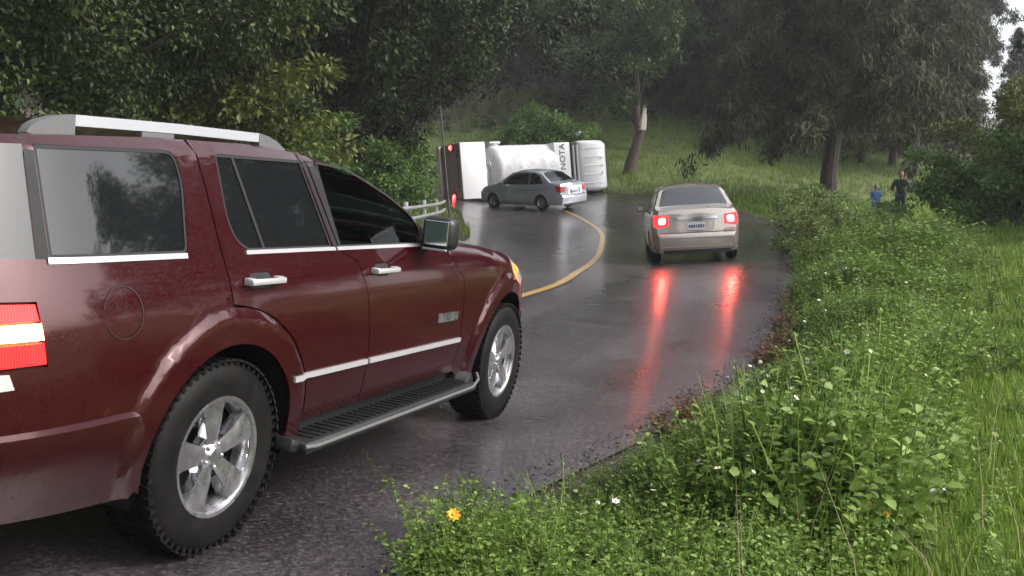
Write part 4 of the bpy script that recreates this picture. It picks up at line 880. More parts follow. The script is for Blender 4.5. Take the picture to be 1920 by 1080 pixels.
    for a in ('tol', 'tor'):
        t = Vector(J[a]) * k; MB().box((.09 * k, .26 * k, .07 * k), t + Vector((0, -.06, 0)) * k, None, .025 * k, 3).build('shoe', M['black'], root)
    root.location = (x, y, H(x, y) + .0); root.rotation_euler = (0, 0, az)
    return root
person('person in a dark jacket and dark trousers standing at the edge of the wood', XA(1686, 34.0), 34.0, 1.74, rad(150), M['jacket'], M['jeans'],
       dict(ell=(.30, .02, 1.18), wrl=(.20, .20, 1.10), elr=(-.30, -.03, 1.17), wrr=(-.22, .16, 1.02)))
person('small person in pale blue clothes beside the person in the dark jacket', XA(1636, 34.4), 34.2, 1.22, rad(165), M['blue'], M['blue'],
       dict(wrl=(.17, .16, 1.05), wrr=(-.17, .16, 1.03), elr=(-.24, .0, 1.15), ell=(.24, 0, 1.15)))

# ------------------------------------------------------------------ 5. vegetation
def unit(a): return a / (np.linalg.norm(a, axis=-1, keepdims=True) + 1e-9)
def leaves(C, R_, n, size, aspect, droop, rg, flat=.75, fold=.25, out=.7):
    """folded leaves scattered through balls (C centres, R_ radii): 5 vertices, 2 quads each"""
    C = np.repeat(np.asarray(C, float), n, 0); R_ = np.repeat(np.asarray(R_, float), n); N_ = len(C)
    d = unit(rg.normal(size=(N_, 3))); p = C + d * (R_ * rg.uniform(0, 1, N_) ** .42)[:, None] * np.array([1, 1, flat])
    ax = unit(d * out + rg.normal(size=(N_, 3)) * .6 + np.array([0, 0, -droop])); up_ = unit(rg.normal(size=(N_, 3)) * .55 + np.array([0, 0, 1.]) + d * .3)
    sd_ = unit(np.cross(ax, up_)); nn = np.cross(sd_, ax); s = (size * rg.uniform(.6, 1.35, N_))[:, None]
    v0 = p; v1 = p + ax * s * .45 + sd_ * s * aspect * .5 + nn * s * fold * aspect; v2 = p + ax * s; v3 = p + ax * s * .45 - sd_ * s * aspect * .5 + nn * s * fold * aspect; v4 = p + ax * s * .5
    V = np.stack([v0, v1, v2, v3, v4], 1).reshape(-1, 3); b_ = (np.arange(N_) * 5)[:, None]
    return V, np.vstack([b_ + np.array([0, 1, 2, 4]), b_ + np.array([0, 4, 2, 3])])
def merge(parts):
    V = []; Q_ = []; o = 0
    for v, q in parts: V.append(v); Q_.append(q + o); o += len(v)
    return np.vstack(V), np.vstack(Q_)
def broad_proto(name, h, r, base, ncl, nl, size, seed, leaf, cr=(.45, .85), lean=(0, 0), droop=.35, aspect=.5):
    rg = np.random.RandomState(seed); root = empty(name); cx, cy = lean
    tr = MB(); pts = [(0, 0, -.4)]; rs = [.20 * h / 9]
    for k in range(1, 8): t = k / 7; pts.append((cx * t * t + rg.normal() * .08, cy * t * t + rg.normal() * .08, h * .72 * t)); rs.append(.20 * h / 9 * (1 - .75 * t))
    tr.tube(pts, rs, 9)
    C = []; RR = []; nb = 11
    for b_ in range(nb):
        t = rg.uniform(.22, .95); i = int(t * 7); p0 = np.array(pts[i]); a = 2 * math.pi * (b_ * .382 + rg.uniform(-.05, .05)); zz = base + (h - base) * ((b_ + .7) / nb)
        q = (zz - base) / (h - base); w = r * math.sqrt(max(.08, 1 - (2 * q - .85) ** 2 * .85)) * rg.uniform(.55, 1.1)
        tip = np.array([cx * .8 + w * math.cos(a), cy * .8 + w * math.sin(a), zz]); mid = (p0 + tip) / 2 + np.array([0, 0, .35])
        tr.tube([tuple(p0), tuple(mid), tuple(tip)], [.07 * h / 9, .05 * h / 9, .015], 6)
        for k in range(ncl // nb):
            u = rg.uniform(.25, 1.12); c = p0 + (mid - p0) * min(1, 2 * u) if u < .5 else mid + (tip - mid) * (2 * u - 1)
            C.append(c + rg.normal(size=3) * np.array([.55, .55, .40]) * r / 3.2); RR.append(rg.uniform(*cr) * (1.1 - .3 * u))
    tr.build('trunk', M['bark'], root)
    V, Q_ = leaves(C, RR, nl, size, aspect, droop, rg); bigmesh('crown', V, Q_, M[leaf], root)
    return root
def pine_proto(name, h, r, base, tiers, nl, size, seed, leaf, aspect=.16, droop=.9, tr_r=.22):
    rg = np.random.RandomState(seed); root = empty(name); tr = MB(); pts = [(0, 0, -.5)]; rs = [tr_r * 1.15]
    for k in range(1, 11): t = k / 10; pts.append((rg.normal() * .10, rg.normal() * .10, h * t)); rs.append(max(.02, tr_r * (1 - .9 * t)))
    tr.tube(pts, rs, 10); C = []; RR = []
    for t_ in range(tiers):
        q = (t_ + rg.uniform(-.3, .3)) / tiers; q = min(max(q, 0), .99); z = base + (h - base) * q; L_ = r * (1 - q) ** .6 * rg.uniform(.55, 1.15) + .25; a = t_ * 2.4 + rg.uniform(-.4, .4)
        d = np.array([math.cos(a), math.sin(a), 0]); p0 = np.array([0, 0, z]); p1 = p0 + d * L_ * .55 + np.array([0, 0, .12 * L_]); p2 = p0 + d * L_ + np.array([0, 0, -.22 * L_])
        tr.tube([tuple(p0), tuple(p1), tuple(p2)], [.045, .03, .01], 5)
        for k in range(max(3, int(L_ * 3.0))):
            u = rg.uniform(.2, 1.08); c = p0 + (p1 - p0) * 2 * u if u < .5 else p1 + (p2 - p1) * (2 * u - 1)
            C.append(c + np.array([rg.normal() * .22, rg.normal() * .22, -abs(rg.normal()) * .22])); RR.append(rg.uniform(.32, .62))
    tr.build('trunk', M['bark'], root)
    V, Q_ = leaves(C, RR, nl, size, aspect, droop, rg, .9, .15, .45); bigmesh('crown', V, Q_, M[leaf], root)
    return root
PROTO = {
 'A': lambda: broad_proto('broadleaf_tree', 9, 3.3, .9, 143, 300, .105, 11, 'leafA'),
 'A2': lambda: broad_proto('broadleaf_tree', 10, 3.6, 1.5, 154, 280, .125, 12, 'leafA', (.5, .95)),
 'O': lambda: broad_proto('overhanging_tree', 11, 4.6, 5.4, 154, 230, .16, 13, 'leafA', (.55, 1.0), (1.6, -.4)),
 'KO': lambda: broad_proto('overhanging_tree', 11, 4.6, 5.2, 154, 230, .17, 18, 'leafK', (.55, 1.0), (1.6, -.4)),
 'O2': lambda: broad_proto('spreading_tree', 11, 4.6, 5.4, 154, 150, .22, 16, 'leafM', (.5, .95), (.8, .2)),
 'K': lambda: broad_proto('shade_toned_tree', 10, 3.7, .8, 154, 230, .14, 15, 'leafK', (.5, .95)),
 'C': lambda: broad_proto('broadleaf_tree', 6.2, 2.5, .8, 110, 130, .16, 14, 'leafC', (.4, .75)),
 'P': lambda: pine_proto('pine_tree', 24, 4.4, 4.0, 105, 62, .52, 21, 'leafB', .15),
 'P2': lambda: pine_proto('pine_tree', 21, 3.8, 2.6, 95, 66, .46, 22, 'leafB', .17),
 'P3': lambda: pine_proto('pine_tree', 26, 4.0, 9.0, 85, 66, .55, 23, 'leafB', .15),
 'D': lambda: pine_proto('drooping_tree', 13, 4.6, 3.4, 74, 95, .30, 24, 'leafB', .2, 1.2, .34),
 'B': lambda: broad_proto('leafy_bush', 2.2, 1.25, .15, 66, 110, .11, 31, 'leafD', (.24, .42), droop=.2),
 'B2': lambda: broad_proto('leafy_bush', 1.7, 1.3, .1, 66, 100, .12, 32, 'leafD', (.24, .40), droop=.15),
 'S': lambda: broad_proto('pale_shrub', 1.15, .95, .05, 66, 110, .065, 33, 'leafP', (.16, .30), droop=.1, aspect=.6)}
MADE = {}
def plant(kind, x, y, label, cat, group=None, sc=1.0, rz=None, lean=0.0, z=None):
    if kind not in MADE: o = MADE[kind] = PROTO[kind](); bpy.context.view_layer.update()
    else:
        src = MADE[kind]; o = src.copy(); COL.objects.link(o)
        for ch in src.children: c = ch.copy(); COL.objects.link(c); c.parent = o
        for k in ('group',):
            if k in o: del o[k]
    rz = random.uniform(0, 6.28) if rz is None else rz
    o.location = (x, y, (H(x, y) if z is None else z) - .05); o.rotation_euler = (lean, 0, rz); o.scale = (sc, sc, sc)
    return tag(o, label, cat, group)
random.seed(5)
GL = 'broadleaf trees walling the left side of the road'
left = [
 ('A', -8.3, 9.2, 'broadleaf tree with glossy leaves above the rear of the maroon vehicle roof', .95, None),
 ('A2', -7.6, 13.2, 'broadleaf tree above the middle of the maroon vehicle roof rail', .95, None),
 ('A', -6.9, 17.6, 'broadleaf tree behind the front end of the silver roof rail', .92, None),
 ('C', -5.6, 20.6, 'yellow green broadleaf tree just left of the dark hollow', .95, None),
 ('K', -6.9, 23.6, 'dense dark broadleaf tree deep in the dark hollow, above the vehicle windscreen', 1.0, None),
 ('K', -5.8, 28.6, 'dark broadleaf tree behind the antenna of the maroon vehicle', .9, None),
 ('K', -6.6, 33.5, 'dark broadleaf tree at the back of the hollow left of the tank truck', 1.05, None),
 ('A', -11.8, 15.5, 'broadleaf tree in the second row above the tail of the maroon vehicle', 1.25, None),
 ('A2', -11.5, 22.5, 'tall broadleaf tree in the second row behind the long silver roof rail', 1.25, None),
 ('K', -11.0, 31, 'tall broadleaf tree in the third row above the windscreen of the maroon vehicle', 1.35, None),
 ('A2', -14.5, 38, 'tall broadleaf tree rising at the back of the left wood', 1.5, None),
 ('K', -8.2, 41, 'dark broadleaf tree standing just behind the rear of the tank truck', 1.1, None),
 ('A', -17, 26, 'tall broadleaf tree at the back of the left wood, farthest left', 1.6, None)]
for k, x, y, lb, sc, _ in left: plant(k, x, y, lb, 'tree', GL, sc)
plant('O', -4.6, 27.0, 'leaning tree whose leafy bough overhangs the dark hollow above the antenna', 'tree', None, 1.0, .1)
plant('O', -5.6, 34.0, 'leaning tree overhanging the road above the rear of the tank truck', 'tree', None, 1.05, .5)
for (x, y, s_, lb) in [(-9.5, 25, 1.3, 'tall overhanging tree closing the top of the dark hollow, nearest of three'), (-9.8, 31, 1.4, 'tall overhanging tree closing the top of the dark hollow, middle of three'), (-9.0, 38.5, 1.35, 'tall overhanging tree closing the top of the dark hollow, farthest of three')]: plant('O', x, y, lb, 'tree', GL, s_, .3)
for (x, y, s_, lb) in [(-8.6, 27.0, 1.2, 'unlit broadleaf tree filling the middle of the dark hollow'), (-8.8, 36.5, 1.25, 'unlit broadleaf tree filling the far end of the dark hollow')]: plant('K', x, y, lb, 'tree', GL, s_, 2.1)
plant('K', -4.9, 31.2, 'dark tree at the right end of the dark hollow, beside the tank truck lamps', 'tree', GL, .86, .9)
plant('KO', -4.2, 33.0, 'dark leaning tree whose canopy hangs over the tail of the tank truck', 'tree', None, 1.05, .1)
plant('O', -6.4, 20.5, 'leaning tree overhanging the left lane at the top of the photo', 'tree', None, .95, -.3)
for i, (x, y, k, s_, lb) in enumerate([(-3.5, 26.5, 'B', 1.0, 'leafy bush beside the guard rail, just left of the antenna'), (-3.9, 30.6, 'B2', 1.2, 'leafy bush beside the guard rail nearest the tail lamps of the tank truck'), (-4.6, 22.4, 'B', 1.1, 'leafy bush behind the sloping windscreen pillar of the maroon vehicle'), (-4.6, 35.2, 'B', 1.3, 'leafy bush left of the tail of the tank truck')]):
    plant(k, x, y, lb, 'bush', 'roadside bushes on the left', s_)
GR = 'pines on the hillside'
rows = [ # px, Z, kind, scale, what it stands by
 (1235, 58, 'P2', .95, 'slender pine just right of the broken leaning trunk'),
 (1290, 57, 'P', .95, 'pine with a pale bare lower trunk on the slope above the champagne saloon'),
 (1365, 59, 'P2', 1.05, 'bushy pine on the slope above the right brake lamp of the champagne saloon'),
 (1440, 58, 'P', 1.0, 'tall pine left of the thick dark trunk'),
 (1500, 56, 'P2', .95, 'low branched pine just behind the thick dark trunk'),
 (1612, 50, 'P', .9, 'pine standing between the thick dark trunk and the person in dark clothes'),
 (1668, 50, 'P2', 1.0, 'pine directly behind the two standing people'),
 (1712, 48, 'P', .65, 'pine just right of the person in the dark jacket'),
 (1768, 54, 'P2', .6, 'pine above the leafy bush on the right'),
 (1080, 78, 'P2', 1.1, 'tall pine on the brown bank above the cab of the tank truck'),
 (1010, 82, 'P2', 1.2, 'tall pine on the brown bank above the grey saloon'),
 (935, 74, 'P3', .95, 'tall pine at the left end of the brown bank above the tank'),
 (1155, 73, 'P2', 1.15, 'tall pine high on the bank right of the tank truck cab'),
 (1215, 66, 'P', 1.0, 'dense pine behind the broken leaning trunk'),
 (1330, 70, 'P', 1.1, 'tall pine in the back row above the champagne saloon roof'),
 (1400, 64, 'P', 1.0, 'reddish trunked pine in the back row left of the thick dark trunk'),
 (1475, 68, 'P3', 1.1, 'tall pine in the back row over the thick dark trunk'),
 (1545, 62, 'P', 1.05, 'tall pine in the middle row over the thick dark trunk'),
 (1610, 70, 'P', 1.15, 'tall pine in the back row above the people'),
 (1690, 64, 'P2', 1.2, 'tall pine in the middle row above the person in the dark jacket'),
 (1725, 72, 'P', .9, 'tall pine in the back row above the right hand bush'),
 (1806, 66, 'P3', .7, 'thin topped pine in the back row beside the bright gap of sky'),
 (1895, 62, 'P2', .38, 'short pine below the bright gap of sky'),
 (985, 104, 'P2', 1.5, 'pine at the very top of the ridge above the tank'),
 (1060, 106, 'P2', 1.5, 'pine at the very top of the ridge above the truck cab'),
 (905, 100, 'P2', 1.5, 'pine at the top of the ridge above the tail of the tank truck'),
 (860, 80, 'P', 1.1, 'pine in the darkness behind the dark hollow'),
 (760, 70, 'P', 1.0, 'pine behind the left wood above the windscreen of the maroon vehicle'),
 (640, 76, 'P', 1.1, 'pine behind the left wood above the front side window'),
 (500, 70, 'P2', 1.2, 'pine behind the left wood above the front of the roof rail'),
 (340, 74, 'P', 1.15, 'pine behind the left wood above the middle of the roof rail'),
 (170, 68, 'P2', 1.2, 'pine behind the left wood above the back of the roof rail'),
 (20, 74, 'P', 1.15, 'pine behind the left wood at the top left corner'),
 (940, 86, 'A', 1.7, 'broad tree on the bank above the white rear of the tank truck'),
 (1000, 88, 'A2', 1.7, 'broad tree on the bank above the tank'),
 (1065, 86, 'A', 1.8, 'broad tree on the bank above the lettering of the tank truck'),
 (1135, 88, 'A2', 1.7, 'broad tree on the bank above the cab of the tank truck'),
 (960, 92, 'P', 1.2, 'pine on the skyline straight above the tank'),
 (1110, 95, 'P', 1.2, 'pine on the skyline above the cab of the tank truck'),
 (1270, 92, 'P', 1.2, 'pine on the skyline above the broken leaning trunk'),
 (1430, 90, 'P2', 1.35, 'pine on the skyline above and right of the champagne saloon'),
 (1580, 92, 'P', 1.2, 'pine on the skyline above the thick dark trunk'),
 (1690, 94, 'P', 1.2, 'pine on the skyline above the right hand bush'),
 (1040, 84, 'P2', 1.25, 'pine high on the bank between the tank and the cab of the truck'),
 (1190, 84, 'P2', 1.3, 'pine high on the bank over the broken leaning trunk'),
 (1360, 82, 'P2', 1.25, 'pine high on the slope over the right brake lamp of the champagne saloon'),
 (1520, 80, 'P2', 1.3, 'pine high on the slope just left of the thick dark trunk top'),
 (1650, 82, 'P2', 1.3, 'pine high on the slope over the small person in blue'),
 (1730, 84, 'P2', .85, 'pine high on the slope left of the bright gap of sky')]
for px, Z, k, s_, lb in rows: plant(k, XA(px, Z), Z, lb, 'tree', GR, s_)
plant('D', XA(1552, 37.5), 37.5, 'big drooping tree with a thick dark trunk standing behind the pale shrub', 'tree', None, 1.0, 2.0)
plant('D', XA(1420, 53), 53, 'drooping tree whose low boughs hang over the grassy slope above the champagne saloon', 'tree', None, .8, .7)
plant('O2', XA(1192, 49), 49, 'bright leafed tree spreading over the slope right of the tank truck cab', 'tree', None, .85, 1.2)
plant('O2', XA(1075, 58), 58, 'bright leafed tree spreading over the bank above the tank truck cab', 'tree', None, .9, 4.0)
plant('C', XA(1895, 31), 31, 'yellow green tree below the bright gap of sky at the right edge', 'tree', None, .78, 1.0)
for (px, Z, k, s_, lb) in [(1765, 26.5, 'B', 1.0, 'rounded leafy bush right of the person in the dark jacket'), (1905, 23.5, 'B', 1.1, 'leafy bush cut off by the right edge of the photo'), (1850, 25.5, 'B2', .9, 'low leafy bush between the rounded bush and the right edge'), (1470, 34.5, 'B2', .35, 'tiny bush at the road edge right of the champagne saloon'), (1050, 47.5, 'B2', 1.3, 'bush on the slope above the middle of the tank'), (990, 49, 'B', 1.25, 'bush on the slope above the left end of the tank'), (1660, 33.2, 'B2', .4, 'tiny bush at the feet of the two people')]:
    plant(k, XA(px, Z), Z, lb, 'bush', 'bushes on the right and on the slope', s_)
plant('S', XA(1528, 19.5), 19.5, 'pale green rounded shrub at the top of the verge, right of the champagne saloon', 'shrub', None, 1.0, .3)
plant('S', XA(1560, 17.6), 17.6, 'pale green low shrub just in front of the rounded one on the verge', 'shrub', None, .8, 2.3)
# beyond the right edge of the frame: the wood the windows and wet paint mirror
for i, (az, D, k, s_, lb) in enumerate([(33, 30, 'P2', .85, 'small pine beyond the right edge of the meadow'), (38, 26, 'A', 1.5, 'broadleaf tree beyond the right edge of the meadow'), (44, 29, 'P', .75, 'short pine beyond the meadow outside the frame'), (50, 24, 'A2', 1.1, 'round broadleaf tree beyond the meadow outside the frame'), (57, 27, 'A', .85, 'loose broadleaf tree beyond the meadow outside the frame'), (64, 30, 'A2', .7, 'low broadleaf tree beyond the meadow outside the frame')]):
    plant(k, D * math.sin(rad(az)), D * math.cos(rad(az)), lb, 'tree', 'trees beyond the meadow', s_)
for (x, y, s_, lb) in [(-10, 3, 1.5, 'unseen tall shade tree added on the bank left of the maroon vehicle'), (-11, -5, 1.6, 'unseen tall shade tree added left of and behind the camera'), (-7, -15, 1.7, 'unseen tall shade tree added across the road behind the camera'), (4, -19, 1.6, 'unseen tall shade tree added straight behind the camera')]: plant('A2', x, y, lb, 'tree', None, s_)  # out-of-view trees added to block sky light from the left wood
# broken leaning trunk, pale where it split
bt = empty('broken_trunk', 'dark leaning broken trunk with a pale split top, right of the tank truck', 'tree stump'); X0 = (XA(1180, 45), 45.0); Z0 = H(*X0)
MB().tube([(.62, .15, 1.9), (.74, .2, 3.4)], [.06, .02], 8).build('stem', M['bark'], bt)
MB().tube([(-.1, 0, -.3), (.10, 0, .7), (.38, 0, 1.6), (.52, 0, 2.1)], [.34, .25, .22, .17], 12).build('trunk', M['bark'], bt)
mb = MB()
for k in range(7):
    a = k * .9; mb.tube([(.50 + .12 * math.cos(a), .12 * math.sin(a) - .05, 1.95), (.60 + .08 * math.cos(a), .1 * math.sin(a), 2.30 + .07 * k), (.68 + .05 * math.cos(a), .05 * math.sin(a), 2.65 + .15 * (k % 4))], [.08, .06, .01], 5)
mb.build('split_wood', M['wood'], bt); bt.location = (*X0, Z0)
o = MB().tube([(0, 0, -.2), (-.18, 0, .55), (-.42, 0, 1.15)], [.035, .032, .02], 7).build('leaning_stake', M['wood']); o.location = (XA(1512, 33), 33, H(XA(1512, 33), 33)); tag(o, 'pale leaning stake beside the wood, left of the thick dark trunk', 'stake')

# guard rail on the inside of the bend
gr = empty('guard_rail', 'white two rail guard rail behind the mirror of the maroon vehicle', 'guard rail')
gl = spline([(-2.45, 19.5), (-2.2, 23), (-2.0, 27), (-1.98, 29)], .5); gz = HV(gl[:, 0], gl[:, 1])
for hz in (.42, .66): MB().tube([(a, b_, c + hz) for (a, b_), c in zip(gl, gz)], .042, 8).build('rail', M['paintw'], gr)
for k in range(0, len(gl), 5): MB().box((.09, .09, 1.0), (gl[k][0] - .07, gl[k][1], gz[k] + .3), None, .01).build('post', M['galv'], gr)

# --- ground cover: weeds on the verge (leafy stems), baked into one mesh
rg = np.random.RandomState(77)
def weed_kind(h, nleaf, size, aspect, rg, spread=.16):
    """one plant: stalks with leaves in pairs, around the origin"""
    P_ = []; parts = []
    C = []
    for s in range(4):
        a = rg.uniform(0, 6.28); tip = np.array([spread * math.cos(a) * rg.uniform(.3, 1.3), spread * math.sin(a) * rg.uniform(.3, 1.3), h * rg.uniform(.65, 1.05)])
        for k in range(nleaf // 4):
            t = .18 + .82 * (k + rg.uniform(0, .6)) / (nleaf // 4); t = min(t, 1.0); C.append((tip * np.array([t ** 1.3, t ** 1.3, t]), k * 2.4 + rg.uniform(-.5, .5), size * (1.25 - .55 * t)))
        w = .0035; parts.append((np.array([[-w, 0, 0], [w, 0, 0], [tip[0] + w * .4, tip[1], tip[2]], [tip[0] - w * .4, tip[1], tip[2]]]), np.array([[0, 1, 2, 3]])))
    N_ = len(C); p = np.array([c[0] for c in C]); a = np.array([c[1] for c in C]); s = np.array([c[2] for c in C])[:, None]
    ax = unit(np.c_[np.cos(a), np.sin(a), rg.uniform(-.45, .55, N_)]); sd_ = unit(np.cross(ax, np.array([0, 0, 1.]) + rg.normal(size=(N_, 3)) * .35)); nn = np.cross(sd_, ax); p = p + ax * .008
    f_ = aspect
    v = [p, p + ax * s * .30 + sd_ * s * f_ * .5 + nn * s * .08, p + ax * s * .68 + sd_ * s * f_ * .36 + nn * s * .04, p + ax * s - nn * s * .12, p + ax * s * .68 - sd_ * s * f_ * .36 + nn * s * .04, p + ax * s * .30 - sd_ * s * f_ * .5 + nn * s * .08, p + ax * s * .45 + nn * s * .0]
    V = np.stack(v, 1).reshape(-1, 3); b_ = (np.arange(N_) * 7)[:, None]
    parts.append((V, np.vstack([b_ + np.array([0, 1, 2, 6]), b_ + np.array([6, 2, 3, 4]), b_ + np.array([6, 4, 5, 0])])))
    return merge(parts)
def scatter(protos, pos, sc, rg, tilt=.15):
    out = []; k = rg.randint(0, len(protos), len(pos)); a = rg.uniform(0, 6.28, len(pos))
    for j, (V, Q_) in enumerate(protos):
        m_ = np.where(k == j)[0]
        if not len(m_): continue
        ca, sa = np.cos(a[m_]), np.sin(a[m_]); X = (V[None, :, 0] * ca[:, None] - V[None, :, 1] * sa[:, None]); Y = (V[None, :, 0] * sa[:, None] + V[None, :, 1] * ca[:, None]); Zz = np.repeat(V[None, :, 2], len(m_), 0)
        tx, ty = rg.normal(size=(2, len(m_))) * tilt; X = X + Zz * tx[:, None]; Y = Y + Zz * ty[:, None]
        s = sc[m_][:, None]; P_ = np.stack([X * s + pos[m_, 0:1], Y * s + pos[m_, 1:2], Zz * s + pos[m_, 2:3]], 2)
        out.append((P_.reshape(-1, 3), (Q_[None] + (np.arange(len(m_)) * len(V))[:, None, None]).reshape(-1, Q_.shape[1])))
    return merge(out)
def verge_pts(n, y0, y1, off, rg, pw=1.0):
    """points beside the road's right edge, off = (from, to) metres outward"""
    ln = RIGHT[(RIGHT[:, 1] > y0) & (RIGHT[:, 1] < y1)]; i = rg.randint(0, len(ln) - 1, n); t = rg.uniform(0, 1, n)[:, None]; p = ln[i] * (1 - t) + ln[i + 1] * t; d = unit(ln[i + 1] - ln[i]); nr = np.c_[d[:, 1], -d[:, 0]]
    o = off[0] + (off[1] - off[0]) * rg.uniform(0, 1, n) ** pw
    q = p + nr * o[:, None]; return q, o
def inframe(q, m_=.62): return (np.abs(q[:, 0]) < .54 * q[:, 1] + m_) & (q[:, 1] > 2.2)
near = [weed_kind(.40, 68, .040, .62, rg) for _ in range(5)] + [weed_kind(.46, 80, .031, .5, rg) for _ in range(5)] + [weed_kind(.32, 48, .052, .75, rg) for _ in range(2)]
far = [weed_kind(.46, 40, .055, .6, rg, .2) for _ in range(6)]
wob = lambda q: .5 + .5 * np.sin(q[:, 0] * 1.9 + 1.3 * np.sin(q[:, 1] * 1.1)) * np.sin(q[:, 1] * 1.6 + .7)
q, o_ = verge_pts(9500, 1.0, 11.5, (.05, 2.7), rg, .9); k = inframe(q) & ~inpoly(q, ROADP) & (rg.uniform(0, 1, len(q)) < np.clip(2.15 - 1.2 * o_, .015, 1)) & (rg.uniform(0, 1, len(q)) < np.clip(o_ * 2.4 - .05, 0, 1)); q = q[k]; o_ = o_[k]
s_ = (.30 + .84 * np.clip((o_ - .15) / 1.1, 0, 1)) * (.5 + .9 * wob(q)) * rg.uniform(.75, 1.25, len(q)) * np.clip(1.15 - .14 * np.maximum(o_ - 1.6, 0), .5, 1.2); s_ = np.where(q[:, 1] < 4.2, np.minimum(s_, .95), s_)
V, Q_ = scatter(near, np.c_[q, HV(q[:, 0], q[:, 1]) - .02], s_, rg); tag(bigmesh('verge_weeds', V, Q_, M['weed']), 'dense green leafy weeds covering the near road verge', 'ground cover', kind='stuff')
NEARQ, NEARS = q, s_
q, o_ = verge_pts(9000, 11, 33, (.02, 2.8), rg, .9); k = inframe(q) & ~inpoly(q, ROADP) & (rg.uniform(0, 1, len(q)) < np.clip(2.2 - 1.0 * o_, .04, 1)) & (rg.uniform(0, 1, len(q)) < np.clip(1.5 - q[:, 1] / 30, .25, 1)); q = q[k]; o_ = o_[k]
s_ = (.4 + .75 * np.clip(o_ / .8, 0, 1)) * (.55 + .9 * wob(q)) * rg.uniform(.75, 1.3, len(q)) * np.clip(1.6 - q[:, 1] / 28, .4, 1)
V, Q_ = scatter(far, np.c_[q, HV(q[:, 0], q[:, 1]) - .02], s_, rg); tag(bigmesh('verge_weeds', V, Q_, M['weed']), 'green leafy weeds covering the road verge beyond the bend', 'ground cover', kind='stuff')
q = np.c_[rg.normal(.02, .22, 330), rg.normal(3.7, .28, 330)]; q = q[(q[:, 1] > 3.1) & (q[:, 0] > -.42) & (q[:, 1] < 4.3)]
V, Q_ = scatter(near, np.c_[q, HV(q[:, 0], q[:, 1])], rg.uniform(.45, .9, len(q)), rg, .2); tag(bigmesh('verge_weeds', V, Q_, M['weed']), 'nearest clump of leafy weeds leaning over the road edge', 'ground cover', kind='stuff')
# reddened low weeds at the tarmac edge
q, o_ = verge_pts(260, 5.5, 12.5, (-.02, .38), rg); k = (wob(q) > .38); q = q[k]
V, Q_ = scatter([weed_kind(.16, 30, .045, .5, rg, .14) for _ in range(3)], np.c_[q, HV(q[:, 0], q[:, 1]) + .0], rg.uniform(.7, 1.3, len(q)), rg, .3); tag(bigmesh('edge_weeds', V, Q_, M['weedred']), 'low reddish brown weeds creeping over the road edge', 'ground cover', kind='stuff')
# grass: curved blades
def blades(q, h, w, rg, m, name, label, lean=.35):
    n = len(q); z = HV(q[:, 0], q[:, 1]) - .02; a = rg.uniform(0, 6.28, n); ln = rg.uniform(.1, 1, n) * lean; bd = np.c_[np.cos(a), np.sin(a), np.zeros(n)]; sd_ = np.c_[-np.sin(a), np.cos(a), np.zeros(n)]
    B = np.c_[q, z]; hh = (h * rg.uniform(.5, 1.25, n))[:, None]; ww = w[:, None] if hasattr(w, '__len__') else w; V = []
    for t, wf in ((0, 1), (.4, .85), (.75, .55), (1, .06)):
        c = B + np.array([0, 0, 1.]) * hh * (t - .25 * ln[:, None] * t * t) + bd * hh * (ln[:, None] * t * t); V += [c - sd_ * ww * wf / 2, c + sd_ * ww * wf / 2]
    V = np.stack(V, 1).reshape(-1, 3); b_ = (np.arange(n) * 8)[:, None]
    return tag(bigmesh(name, V, np.vstack([b_ + np.array([2 * k, 2 * k + 1, 2 * k + 3, 2 * k + 2]) for k in range(3)]), m), label, 'grass', kind='stuff')
def field(n, x0, x1, y0, y1, rg, tuft=6, sp=.06):
    c = np.c_[rg.uniform(x0, x1, n // tuft), rg.uniform(y0, y1, n // tuft)]; q = np.repeat(c, tuft, 0) + rg.normal(size=(n // tuft * tuft, 2)) * sp
    return q
q = np.vstack([field(130000, .5, 6.5, 2.3, 9, rg, 9, .05), field(120000, 2.5, 14, 8, 20, rg, 8, .08), field(60000, 5, 24, 19, 40, rg, 7, .12)])
de = dist_to(q, RIGHT[::3]); k = inframe(q, .5) & ~inpoly(q, ROADP) & (rg.uniform(0, 1, len(q)) < np.clip((de - .6) / 1.1, .0, 1)); q = q[k]; D_ = q[:, 1]
hh = (.13 + .15 * wob(q * .6)) * np.clip(.75 + D_ / 60, .8, 1.2); hh = np.where(dist_to(q, RIGHT[::3]) > 3, hh, hh * .9)
blades(q, hh, .0045 + .0011 * D_, rg, M['grass'], 'meadow_grass', 'bright green meadow grass right of the weedy verge')
q = np.vstack([field(60000, -4, 22, 40, 62, rg, 8, .16), field(12000, -9, 0, 8, 38, rg, 8, .12)]); k = inframe(q, 1) & ~inpoly(q, ROADP); q = q[k]
blades(q, .15 + .16 * wob(q * .4), .022, rg, M['dry'], 'slope_grass', 'rough yellow green grass on the slope behind the tank truck')
# fallen leaves / low undergrowth on the brown bank
q = np.c_[rg.uniform(-14, 34, 5200), rg.uniform(54, 86, 5200)]
V, Q_ = scatter([weed_kind(1.0, 24, .22, .4, rg, .5) for _ in range(4)], np.c_[q, HV(q[:, 0], q[:, 1]) - .05], rg.uniform(.4, 1.1, len(q)) * (.5 + wob(q * .35)), rg); tag(bigmesh('undergrowth', V, Q_, M['leafB']), 'dim undergrowth on the brown bank below the pines', 'undergrowth', kind='stuff')

